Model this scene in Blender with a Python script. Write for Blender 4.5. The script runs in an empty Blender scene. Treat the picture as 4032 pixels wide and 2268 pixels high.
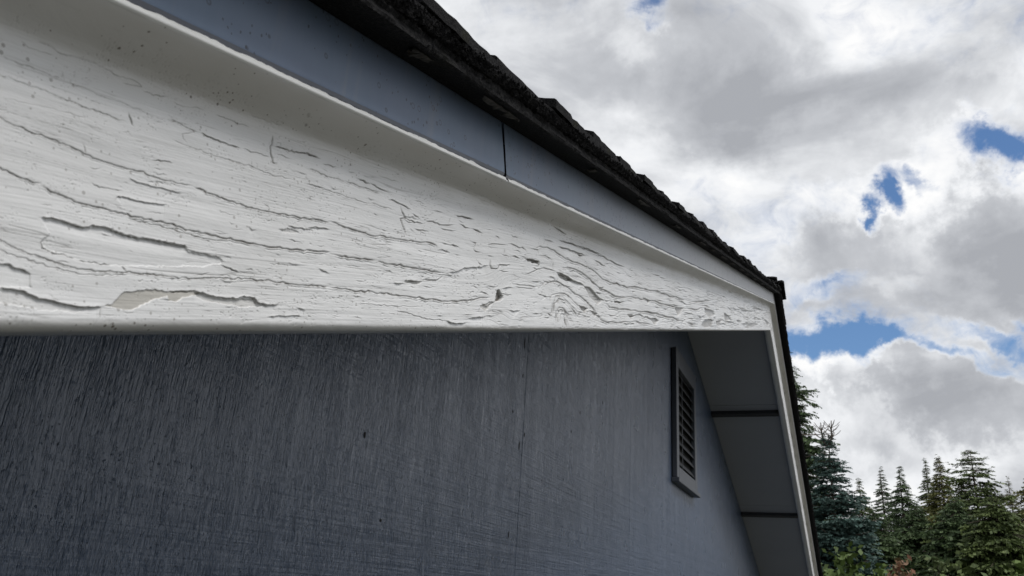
import bpy, math, random
import numpy as np
from mathutils import Matrix, Vector

# ------------------------------------------------------------------ basics
scene = bpy.context.scene
col = scene.collection
HC = 2.1                                   # height of the eye above the lawn
PITCH = 0.3134274700677679                 # roof pitch (about 4 in 12)
CP, SP = math.cos(PITCH), math.sin(PITCH)
MW = np.array([[0.36588987, -0.92843709, 0.06425863],
               [-0.35343105, -0.07474672, 0.93246953],
               [-0.86093617, -0.36389215, -0.35548756]])   # camera axes (rows) in world terms

cam = bpy.data.cameras.new('camera')
cam.sensor_width = 36.0
cam.lens = 36.0 * 3182.557 / 4032.0
cam.clip_start = 0.02
cam.clip_end = 5000
cam.dof.use_dof = True
cam.dof.focus_distance = 1.15
cam.dof.aperture_fstop = 22
co = bpy.data.objects.new('camera', cam)
col.objects.link(co)
m3 = Matrix([list(r) for r in MW]).transposed().to_4x4()
m3.translation = Vector((0, 0, HC))
co.matrix_world = m3
scene.camera = co

# ------------------------------------------------------------------ sun, exposure
SUN_EL, SUN_AZ = math.radians(56), math.radians(-112)      # azimuth from +X towards +Y
sun = bpy.data.lights.new('sun', 'SUN')
sun.energy = 2.3
sun.angle = math.radians(22)
sun.color = (1.0, 0.97, 0.93)
so = bpy.data.objects.new('sun', sun)
sd = Vector((math.cos(SUN_EL) * math.cos(SUN_AZ), math.cos(SUN_EL) * math.sin(SUN_AZ), math.sin(SUN_EL)))
so.rotation_euler = sd.to_track_quat('Z', 'Y').to_euler()
so.location = (0, -5, 12)
col.objects.link(so)
vs = scene.view_settings
scene.display_settings.display_device = 'sRGB'
vs.view_transform = 'Standard'
vs.look = 'None'
vs.gamma = 1.0
vs.use_curve_mapping = False
vs.exposure = 0.0
scene.cycles.max_bounces = 6
scene.cycles.use_denoising = True

# ------------------------------------------------------------------ node helper
class NT:
    def __init__(s, tree):
        s.t = tree
        s.n = tree.nodes
        s.l = tree.links
    def new(s, typ, **kw):
        n = s.n.new(typ)
        for k, v in kw.items():
            setattr(n, k, v)
        return n
    def put(s, sock, v):
        if v is None:
            return
        if isinstance(v, bpy.types.NodeSocket):
            s.l.new(v, sock)
        else:
            if isinstance(v, (tuple, list)) and len(v) == 3 and len(sock.default_value) == 4:
                v = tuple(v) + (1,)
            sock.default_value = v
    def math(s, op, a, b=None, c=None, clamp=False):
        n = s.new('ShaderNodeMath', operation=op, use_clamp=clamp)
        s.put(n.inputs[0], a)
        s.put(n.inputs[1], b)
        s.put(n.inputs[2], c)
        return n.outputs[0]
    def vmath(s, op, a, b=None, scale=None):
        n = s.new('ShaderNodeVectorMath', operation=op)
        s.put(n.inputs[0], a)
        s.put(n.inputs[1], b)
        if scale is not None:
            s.put(n.inputs['Scale'], scale)
        return n.outputs['Value'] if op in ('LENGTH', 'DOT_PRODUCT', 'DISTANCE') else n.outputs[0]
    def noise(s, vec, scale, detail=4, rough=.5, dist=0, color=False):
        n = s.new('ShaderNodeTexNoise')
        s.put(n.inputs['Vector'], vec)
        n.inputs['Scale'].default_value = scale
        n.inputs['Detail'].default_value = detail
        n.inputs['Roughness'].default_value = rough
        n.inputs['Distortion'].default_value = dist
        return n.outputs['Color'] if color else n.outputs['Fac']
    def map(s, vec, scale=(1, 1, 1), loc=(0, 0, 0), rot=(0, 0, 0), typ='POINT'):
        n = s.new('ShaderNodeMapping', vector_type=typ)
        s.put(n.inputs['Vector'], vec)
        n.inputs['Location'].default_value = loc
        n.inputs['Rotation'].default_value = rot
        n.inputs['Scale'].default_value = scale
        return n.outputs[0]
    def range(s, v, a, b, c=0., d=1., smooth=False):
        n = s.new('ShaderNodeMapRange')
        if smooth:
            n.interpolation_type = 'SMOOTHSTEP'
        s.put(n.inputs['Value'], v)
        for i, x in enumerate((a, b, c, d)):
            n.inputs[i + 1].default_value = x
        return n.outputs[0]
    def mix(s, f, a, b, mode='MIX'):
        n = s.new('ShaderNodeMix', data_type='RGBA', blend_type=mode)
        s.put(n.inputs['Factor'], f)
        s.put(n.inputs['A'] if False else n.inputs[6], a)
        s.put(n.inputs[7], b)
        return n.outputs[2]
    def ramp(s, v, stops):
        n = s.new('ShaderNodeValToRGB')
        cr = n.color_ramp
        while len(cr.elements) < len(stops):
            cr.elements.new(.5)
        for e, (p, c) in zip(cr.elements, stops):
            e.position = p
            e.color = tuple(c) + (1,)
        s.put(n.inputs[0], v)
        return n.outputs[0]
    def bump(s, h, strength=1., dist=.01, normal=None):
        n = s.new('ShaderNodeBump')
        s.put(n.inputs['Height'], h)
        n.inputs['Strength'].default_value = strength
        n.inputs['Distance'].default_value = dist
        if normal is not None:
            s.put(n.inputs['Normal'], normal)
        return n.outputs[0]

MATS = {}
def mat(name, fn):
    if name in MATS:
        return MATS[name]
    m = bpy.data.materials.new(name)
    m.use_nodes = True
    t = NT(m.node_tree)
    b = m.node_tree.nodes['Principled BSDF']
    fn(t, b)
    MATS[name] = m
    return m

# ------------------------------------------------------------------ world: sky with broken cloud
world = bpy.data.worlds.new('World')
scene.world = world
world.use_nodes = True
w = NT(world.node_tree)
bg = world.node_tree.nodes['Background']
SKY_STRENGTH = 0.1
sky = w.new('ShaderNodeTexSky', sky_type='NISHITA', sun_disc=False)
sky.sun_elevation = SUN_EL
sky.sun_rotation = math.pi / 2 - SUN_AZ
sky.altitude = 50
sky.air_density = 1.2
sky.dust_density = 0.6
gen = w.new('ShaderNodeTexCoord').outputs['Generated']
def pixdir(px, py):
    d = MW.T @ np.array([px - 2016., -(py - 1134.), -3182.557])
    return d / np.linalg.norm(d)
def azel(px, py):
    d = pixdir(px, py)
    return math.atan2(d[1], d[0]), math.asin(d[2])
sep = w.new('ShaderNodeSeparateXYZ')
w.put(sep.inputs[0], w.vmath('NORMALIZE', gen))
az = w.math('ARCTAN2', sep.outputs[1], sep.outputs[0])
el = w.math('ARCSINE', sep.outputs[2])
comb = w.new('ShaderNodeCombineXYZ')
w.put(comb.inputs[0], az)
w.put(comb.inputs[1], el)
wn = w.noise(gen, 7.0, 7, .62, color=True)
wn2 = w.vmath('SUBTRACT', wn, (.5, .5, .5))
P2 = w.vmath('ADD', comb.outputs[0], w.vmath('SCALE', wn2, scale=.17))
P3 = w.vmath('ADD', comb.outputs[0], w.vmath('SCALE', wn2, scale=.30))
def blob(px, py, rx, ry, rot, amp, vec):
    """soft elliptical patch of the sky; radii in thousandths of a radian"""
    a, e = azel(px, py)
    v = w.map(vec, scale=(rx / 1000., ry / 1000., 1), loc=(a, e, 0), rot=(0, 0, math.radians(rot)), typ='TEXTURE')
    r = w.vmath('LENGTH', w.vmath('MULTIPLY', v, (1, 1, 0)))
    return w.math('MULTIPLY', w.range(r, 0., 1., 1., 0., smooth=True), amp)
def total(lst, vec, base):
    s = base
    for b in lst:
        s = w.math('ADD', s, blob(*b, vec))
    return s
# cover: >0.5 cloud; negative patches are gaps of blue
n_cov = w.noise(w.map(gen, scale=(1, 1, 1.6)), 3.2, 9, .58, .3)
cover0 = w.math('ADD', w.math('MULTIPLY', n_cov, 0.75), 0.42)
GAPS = [(2560, 40, 60, 34, 20, -.62), (3980, 590, 70, 34, 15, -.75), (3470, 800, 24, 44, -25, -.85), (3405, 900, 16, 30, -10, -.75),
        (3560, 720, 60, 16, 20, -.45), (3200, 1370, 150, 46, -4, -.95), (3400, 1450, 90, 46, -35, -.85),
        (3720, 1380, 150, 16, 14, -.50), (3900, 1310, 120, 18, 22, -.45), (3250, 1150, 70, 26, 0, -.50), (4060, 1230, 70, 20, 25, -.5),
        (3600, 1150, 70, 20, 10, -.22),
        (3200, 1520, 80, 55, 0, .7), (3700, 1650, 260, 100, 0, .8), (3880, 950, 150, 110, 0, .45),
        (2600, 350, 300, 160, 0, .35), (3500, 500, 240, 90, 0, .3), (3550, 1900, 300, 80, 0, .4),
        (3350, 1000, 90, 50, 0, .25)]
cover = total(GAPS, P2, cover0)
# thickness: thin cloud is bright white, thick cloud grey underneath
n_th = w.noise(w.map(gen, scale=(1, 1, 1.9), loc=(3.1, 1.7, .4)), 5.0, 8, .55, .4)
GREYS = [(2750, 350, 330, 90, 10, .20), (3300, 320, 300, 90, 0, .20), (3930, 880, 110, 80, 0, .50), (3900, 1560, 150, 70, 10, .40),
         (3550, 1560, 90, 26, 8, .12), (3450, 1800, 140, 22, 0, .12), (3800, 1200, 160, 60, 8, .30),
         (3450, 1280, 70, 34, 20, .18), (2150, 60, 150, 60, 0, .12), (3250, 700, 150, 40, 0, .06),
         (2480, 190, 90, 50, 30, -.28), (3250, 900, 180, 50, 0, -.34), (3600, 780, 60, 60, 0, -.25), (3190, 1450, 90, 45, 0, -.6),
         (3800, 650, 120, 36, 12, -.25), (3900, 330, 110, 40, 0, -.18), (3560, 1480, 120, 40, 15, -.3), (3050, 640, 150, 60, 0, -.05),
         (3880, 1730, 120, 40, 0, -.25), (3420, 1650, 110, 40, 10, -.22), (3600, 1850, 160, 40, 0, -.15), (3350, 1850, 120, 40, 0, -.12)]
thick = total(GREYS, P3, w.math('MULTIPLY', w.math('SUBTRACT', n_th, .5), 2.1))
thick = w.math('ADD', thick, .37)
edge = w.range(cover, .50, .95, -.35, .12)
thick = w.math('ADD', thick, edge)
K = 1.0 / SKY_STRENGTH
cloudcol = w.ramp(thick, [(0.0, (1.0, 1.0, 1.0)), (.22, (.88, .895, .92)), (.42, (.72, .737, .765)), (.62, (.56, .577, .61)), (1.0, (.40, .415, .447))])
cloudcol = w.vmath('SCALE', cloudcol, scale=K * 1.0)
wisp = w.noise(w.map(gen, scale=(1, 1, 1.3)), 26, 6, .62, .6)
cfac = w.range(w.math('ADD', cover, w.math('MULTIPLY', w.math('SUBTRACT', wisp, .5), .85)), .10, .88, smooth=True)
skyc = w.vmath('MULTIPLY', sky.outputs[0], (.74, .94, 1.18))
w.put(bg.inputs[0], w.mix(cfac, skyc, cloudcol))
bg.inputs[1].default_value = SKY_STRENGTH
world.cycles.sampling_method = 'MANUAL'
world.cycles.sample_map_resolution = 512

# ------------------------------------------------------------------ mesh helpers
def link(name, me, material=None, parent=None):
    o = bpy.data.objects.new(name, me)
    col.objects.link(o)
    if material is not None and len(me.materials) == 0:
        me.materials.append(material)
    if parent is not None:
        o.parent = parent
    return o
def mesh(name, verts, faces, smooth=False):
    me = bpy.data.meshes.new(name)
    me.from_pydata([tuple(v) for v in verts], [], [tuple(f) for f in faces])
    me.validate()
    me.update()
    if smooth:
        me.polygons.foreach_set('use_smooth', [True] * len(me.polygons))
    return me
def grid_mesh(name, V, nr, nc, smooth=True):
    """V: (nr*nc,3) array, row major"""
    idx = np.arange(nr * nc).reshape(nr, nc)
    q = np.stack([idx[:-1, :-1], idx[:-1, 1:], idx[1:, 1:], idx[1:, :-1]], -1).reshape(-1, 4)
    me = bpy.data.meshes.new(name)
    me.vertices.add(len(V))
    me.vertices.foreach_set('co', np.ascontiguousarray(V, dtype=np.float32).ravel())
    me.loops.add(len(q) * 4)
    me.loops.foreach_set('vertex_index', q.astype(np.int32).ravel())
    me.polygons.add(len(q))
    me.polygons.foreach_set('loop_start', np.arange(len(q), dtype=np.int32) * 4)
    me.polygons.foreach_set('use_smooth', np.full(len(q), smooth))
    me.update(calc_edges=True)
    return me
def quads_mesh(name, V, F, smooth=False, tri=False):
    k = F.shape[1]
    me = bpy.data.meshes.new(name)
    me.vertices.add(len(V))
    me.vertices.foreach_set('co', np.ascontiguousarray(V, dtype=np.float32).ravel())
    me.loops.add(F.size)
    me.loops.foreach_set('vertex_index', F.astype(np.int32).ravel())
    me.polygons.add(len(F))
    me.polygons.foreach_set('loop_start', np.arange(len(F), dtype=np.int32) * k)
    me.polygons.foreach_set('use_smooth', np.full(len(F), smooth))
    me.update(calc_edges=True)
    return me
def fattr(me, name, arr):
    a = me.attributes.new(name, 'FLOAT', 'POINT')
    a.data.foreach_set('value', np.ascontiguousarray(arr, dtype=np.float32).ravel())
BOXF = [(0, 3, 2, 1), (4, 5, 6, 7), (0, 1, 5, 4), (1, 2, 6, 5), (2, 3, 7, 6), (3, 0, 4, 7)]
def box_v(x0, x1, y0, y1, z0, z1):
    return [(x0, y0, z0), (x1, y0, z0), (x1, y1, z0), (x0, y1, z0), (x0, y0, z1), (x1, y0, z1), (x1, y1, z1), (x0, y1, z1)]
def W(u, y, v):
    """near-slope rake coordinates (along rake, outwards to wall, square to rake) to world"""
    return np.stack([u * CP - v * SP, y + 0 * u, u * SP + v * CP + HC], -1)
def bevel(o, wdt=.002, seg=2):
    m = o.modifiers.new('bevel', 'BEVEL')
    m.width = wdt
    m.segments = seg
    m.limit_method = 'ANGLE'

# numpy value noise
def vnoise(x, y, seed=0):
    xi = np.floor(x).astype(np.int64)
    yi = np.floor(y).astype(np.int64)
    fx = x - xi
    fy = y - yi
    fx = fx * fx * (3 - 2 * fx)
    fy = fy * fy * (3 - 2 * fy)
    def h(a, b):
        n = (a * 374761393 + b * 668265263 + seed * 2147483647) & 0xffffffff
        n = ((n ^ (n >> 13)) * 1274126177) & 0xffffffff
        n = n ^ (n >> 16)
        return (n & 0xffff) / 65535.0
    return (h(xi, yi) * (1 - fx) + h(xi + 1, yi) * fx) * (1 - fy) + (h(xi, yi + 1) * (1 - fx) + h(xi + 1, yi + 1) * fx) * fy
def fbm(x, y, o=4, seed=0):
    s = 0
    a = .5
    t = 0
    for k in range(o):
        s = s + a * vnoise(x * 2 ** k, y * 2 ** k, seed + 17 * k)
        t += a
        a *= .55
    return s / t

# ------------------------------------------------------------------ dimensions (metres, relative to the eye)
A = .33                 # fascia face plane
WY = .81                # wall plane
XP = 4.66               # ridge
VB = .0178              # fascia underside
XW0, XW1 = -.35, 2 * XP + .35   # wall ends
DEPTH = 9.0             # building depth
VPX, VPY = 3277., 1301.
def uend(v, yoff=0.):   # mitre at the ridge
    return (XP + v * SP) / CP

# ------------------------------------------------------------------ materials
def m_fascia(t, b):
    ob = t.new('ShaderNodeTexCoord').outputs['Object']
    dirt = t.new('ShaderNodeAttribute', attribute_name='dirt').outputs['Fac']
    wood = t.new('ShaderNodeAttribute', attribute_name='bare').outputs['Fac']
    n1 = t.noise(ob, 9, 5, .6)
    base = t.mix(t.range(n1, .3, .75), (.74, .745, .75), (.67, .672, .67))
    up = t.new('ShaderNodeAttribute', attribute_name='shade_tint').outputs['Fac']
    base = t.mix(t.math('MULTIPLY', up, .62), base, (.46, .435, .385))  # beige put in for the shaded hollow and bottom edge
    # fly specks and mildew
    vo = t.new('ShaderNodeTexVoronoi')
    t.put(vo.inputs['Vector'], ob)
    vo.inputs['Scale'].default_value = 250
    sp = t.math('MULTIPLY', t.math('LESS_THAN', vo.outputs['Distance'], t.range(t.noise(ob, 30, 3), .36, .66, .0, .27)), 1.)
    keep = t.math('GREATER_THAN', t.new('ShaderNodeSeparateColor').outputs[0], .5)
    s2 = t.new('ShaderNodeSeparateColor')
    t.put(s2.inputs[0], vo.outputs['Color'])
    keep = t.math('GREATER_THAN', s2.outputs[0], .5)
    sp = t.math('MULTIPLY', t.math('MULTIPLY', sp, keep), t.range(up, 0, 1, .45, .95))
    base = t.mix(sp, base, (.12, .10, .075))
    base = t.mix(wood, base, t.mix(t.noise(t.map(ob, scale=(3, 3, 40)), 8, 4), (.52, .505, .47), (.43, .415, .38)))
    base = t.mix(t.math('MULTIPLY', dirt, .97, clamp=True), base, (.085, .072, .055))
    t.put(b.inputs['Base Color'], base)
    t.put(b.inputs['Roughness'], t.range(n1, .3, .7, .30, .42))
    b.inputs['Specular IOR Level'].default_value = .45
    fine = t.noise(t.map(ob, scale=(1, 1, 2.2)), 260, 4, .6)
    wave = t.noise(t.map(ob, rot=(0, PITCH, 0), scale=(.35, 1, 3)), 60, 3, .5)
    h = t.math('ADD', t.math('MULTIPLY', fine, .35), wave)
    t.put(b.inputs['Normal'], t.bump(h, .35, .0007))
fascia_mat = mat('weathered_white_paint', m_fascia)

def m_wall(t, b):
    ob = t.new('ShaderNodeTexCoord').outputs['Object']
    n = t.noise(ob, 2.5, 4, .5)
    t.put(b.inputs['Base Color'], t.mix(t.range(n, .3, .7), (.060, .092, .158), (.074, .110, .182)))
    t.put(b.inputs['Roughness'], t.range(t.noise(ob, 9, 4), .3, .7, .26, .36))
    b.inputs['Specular IOR Level'].default_value = .35
    b.inputs['Coat Weight'].default_value = .7
    b.inputs['Coat Roughness'].default_value = .22
    warp = t.vmath('SCALE', t.vmath('SUBTRACT', t.noise(ob, 5, 3, color=True), (.5, .5, .5)), scale=.022)
    p = t.vmath('ADD', ob, warp)
    g1 = t.noise(t.map(p, scale=(1, 1, .12)), 230, 3, .65)        # vertical brushed grain
    g2 = t.noise(t.map(p, scale=(1, 1, .30)), 620, 2, .6)
    g3 = t.noise(t.map(p, scale=(1, 1, .05)), 70, 2, .5)
    g4 = t.noise(t.map(p, scale=(1, 1, .03)), 22, 3, .6)
    s1 = t.noise(t.map(ob, scale=(.03, 1, 1), rot=(0, .02, 0)), 190, 3, .6)   # level saw marks
    s2 = t.noise(t.map(ob, scale=(.015, 1, 1), rot=(0, -.03, 0)), 40, 2, .5)
    sx = t.new('ShaderNodeSeparateXYZ')
    t.put(sx.inputs[0], ob)
    low = t.range(t.math('ADD', sx.outputs[2], t.math('MULTIPLY', t.noise(ob, 3, 2), .5)), HC + .30, HC + 1.35, 1., .40)
    hi = t.range(low, .3, .9, 1., .55)
    lng = t.noise(t.map(p, scale=(1, 1, .06)), 290, 2, .6)
    ridge = t.math('POWER', t.range(t.math('ADD', t.math('MULTIPLY', g1, .6), t.math('MULTIPLY', lng, .5)), .42, .82), 1.5)
    grain = t.math('ADD', t.math('ADD', t.math('MULTIPLY', ridge, 1.7), t.math('MULTIPLY', g2, .30)), t.math('MULTIPLY', g3, .3))
    patch = t.range(g4, .38, .62, .7, 1.1)
    grain = t.math('MULTIPLY', t.math('MULTIPLY', grain, hi), patch)
    saw = t.math('MULTIPLY', t.math('MULTIPLY', t.math('ADD', s1, t.math('MULTIPLY', s2, 1.2)), low), t.range(sx.outputs[0], .7, 2.1, .25, 1.1))
    pit = t.range(t.noise(t.map(p, scale=(1, 1, .45)), 300, 3, .7), .62, .74, 0, .5)
    nb_ = t.bump(t.math('SUBTRACT', grain, pit), 1., .0036)
    nb_ = t.bump(saw, 1., .0020, nb_)
    t.put(b.inputs['Normal'], nb_)
    t.put(b.inputs['Coat Normal'], t.bump(t.math('SUBTRACT', t.math('ADD', grain, t.math('MULTIPLY', saw, .5)), pit), 1., .0020))
wall_mat = mat('slate_blue_siding_paint', m_wall)

def m_soffit(t, b):
    ob = t.new('ShaderNodeTexCoord').outputs['Object']
    t.put(b.inputs['Base Color'], t.mix(t.noise(ob, 3, 4), (.29, .31, .36), (.34, .36, .41)))
    b.inputs['Roughness'].default_value = .6
    t.put(b.inputs['Normal'], t.bump(t.noise(ob, 60, 4), .2, .002))
soffit_mat = mat('grey_soffit_paint', m_soffit)
def m_dark(t, b):
    ob = t.new('ShaderNodeTexCoord').outputs['Object']
    t.put(b.inputs['Base Color'], t.mix(t.noise(ob, 12, 4), (.012, .014, .018), (.02, .022, .027)))
    b.inputs['Roughness'].default_value = .55
dark_mat = mat('dark_trim_paint', m_dark)

def m_flash(t, b):
    ob = t.new('ShaderNodeTexCoord').outputs['Object']
    n = t.noise(t.map(ob, scale=(1, 1, .35)), 60, 5, .6)
    big = t.noise(ob, 7, 3)
    basec = t.mix(t.range(n, .3, .75), (.110, .160, .235), (.138, .185, .262))
    basec = t.mix(t.range(big, .35, .7), basec, (.125, .160, .235))
    sx = t.new('ShaderNodeSeparateXYZ')
    t.put(sx.inputs[0], ob)
    basec = t.mix(t.range(sx.outputs[0], .7, 2.2, 0, .92), basec, (.50, .505, .515))   # paler and greyer uphill
    vo = t.new('ShaderNodeTexVoronoi')
    t.put(vo.inputs['Vector'], ob)
    vo.inputs['Scale'].default_value = 75
    s2 = t.new('ShaderNodeSeparateColor')
    t.put(s2.inputs[0], vo.outputs['Color'])
    ring = t.math('SUBTRACT', 1., t.math('MULTIPLY', t.math('ABSOLUTE', t.math('SUBTRACT', vo.outputs['Distance'], .17)), 22.), clamp=True)
    ring = t.math('MULTIPLY', ring, t.math('GREATER_THAN', s2.outputs[1], .72))
    basec = t.mix(t.math('MULTIPLY', ring, .85), basec, (.045, .05, .07))
    vo2 = t.new('ShaderNodeTexVoronoi')
    t.put(vo2.inputs['Vector'], t.map(ob, scale=(1, 1, .6)))
    vo2.inputs['Scale'].default_value = 200
    dots = t.math('MULTIPLY', t.math('LESS_THAN', vo2.outputs['Distance'], .16), t.math('GREATER_THAN', t.noise(ob, 25, 2), .57))
    basec = t.mix(t.math('MULTIPLY', dots, .8), basec, (.03, .03, .04))
    streak = t.range(t.noise(t.map(ob, scale=(1, 1, .06)), 55, 4, .6), .55, .75, 0, .35)
    basec = t.mix(streak, basec, (.24, .235, .24))
    t.put(b.inputs['Base Color'], basec)
    b.inputs['Roughness'].default_value = .46
    b.inputs['Metallic'].default_value = .15
    wv = t.noise(t.map(ob, scale=(1, 1, .8)), 9, 2)
    t.put(b.inputs['Normal'], t.bump(t.math('ADD', wv, t.math('MULTIPLY', t.noise(ob, 300, 3), .03)), .35, .006))
flash_mat = mat('blue_grey_flashing_metal', m_flash)
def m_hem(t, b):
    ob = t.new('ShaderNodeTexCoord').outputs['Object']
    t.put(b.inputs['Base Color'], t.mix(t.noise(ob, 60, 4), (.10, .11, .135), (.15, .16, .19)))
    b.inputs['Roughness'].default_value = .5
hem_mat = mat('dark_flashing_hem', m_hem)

def m_shingle(t, b):
    ob = t.new('ShaderNodeTexCoord').outputs['Object']
    n = t.noise(ob, 420, 3, .7)
    n2 = t.noise(ob, 22, 4)
    c = t.mix(t.range(n, .45, .75), (.004, .004, .005), (.034, .033, .033))
    c = t.mix(t.range(n2, .60, .78, 0, .4), c, (.035, .036, .018))
    t.put(b.inputs['Base Color'], c)
    b.inputs['Roughness'].default_value = .92
    b.inputs['Specular IOR Level'].default_value = .2
    t.put(b.inputs['Normal'], t.bump(n, .9, .003))
shingle_mat = mat('black_granule_shingle', m_shingle)
def m_felt(t, b):
    ob = t.new('ShaderNodeTexCoord').outputs['Object']
    t.put(b.inputs['Base Color'], t.mix(t.range(t.noise(ob, 90, 5, .7), .35, .7), (.008, .008, .008), (.10, .09, .078)))
    b.inputs['Roughness'].default_value = .9
felt_mat = mat('torn_felt', m_felt)
def m_tar(t, b):
    b.inputs['Base Color'].default_value = (.008, .008, .009, 1)
    b.inputs['Roughness'].default_value = .85
tar_mat = mat('tar_black', m_tar)

# ------------------------------------------------------------------ the garage
garage = bpy.data.objects.new('garage', None)
garage.location = (0, 0, 0)
col.objects.link(garage)
garage['label'] = 'slate blue gabled garage with peeling white rake board under dark shingle roof'
garage['category'] = 'building'

# ---- peeling paint on the near rake board: lines traced as a relief -------------
# each zone: origin and scale of the tracing
ZN = {1: (0, 0, 1.9815), 2: (0, 700, 1.9815), 3: (1200, 300, 1.9815), 4: (1400, 800, 1.9815), 5: (2300, 600, 1.958)}
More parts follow.
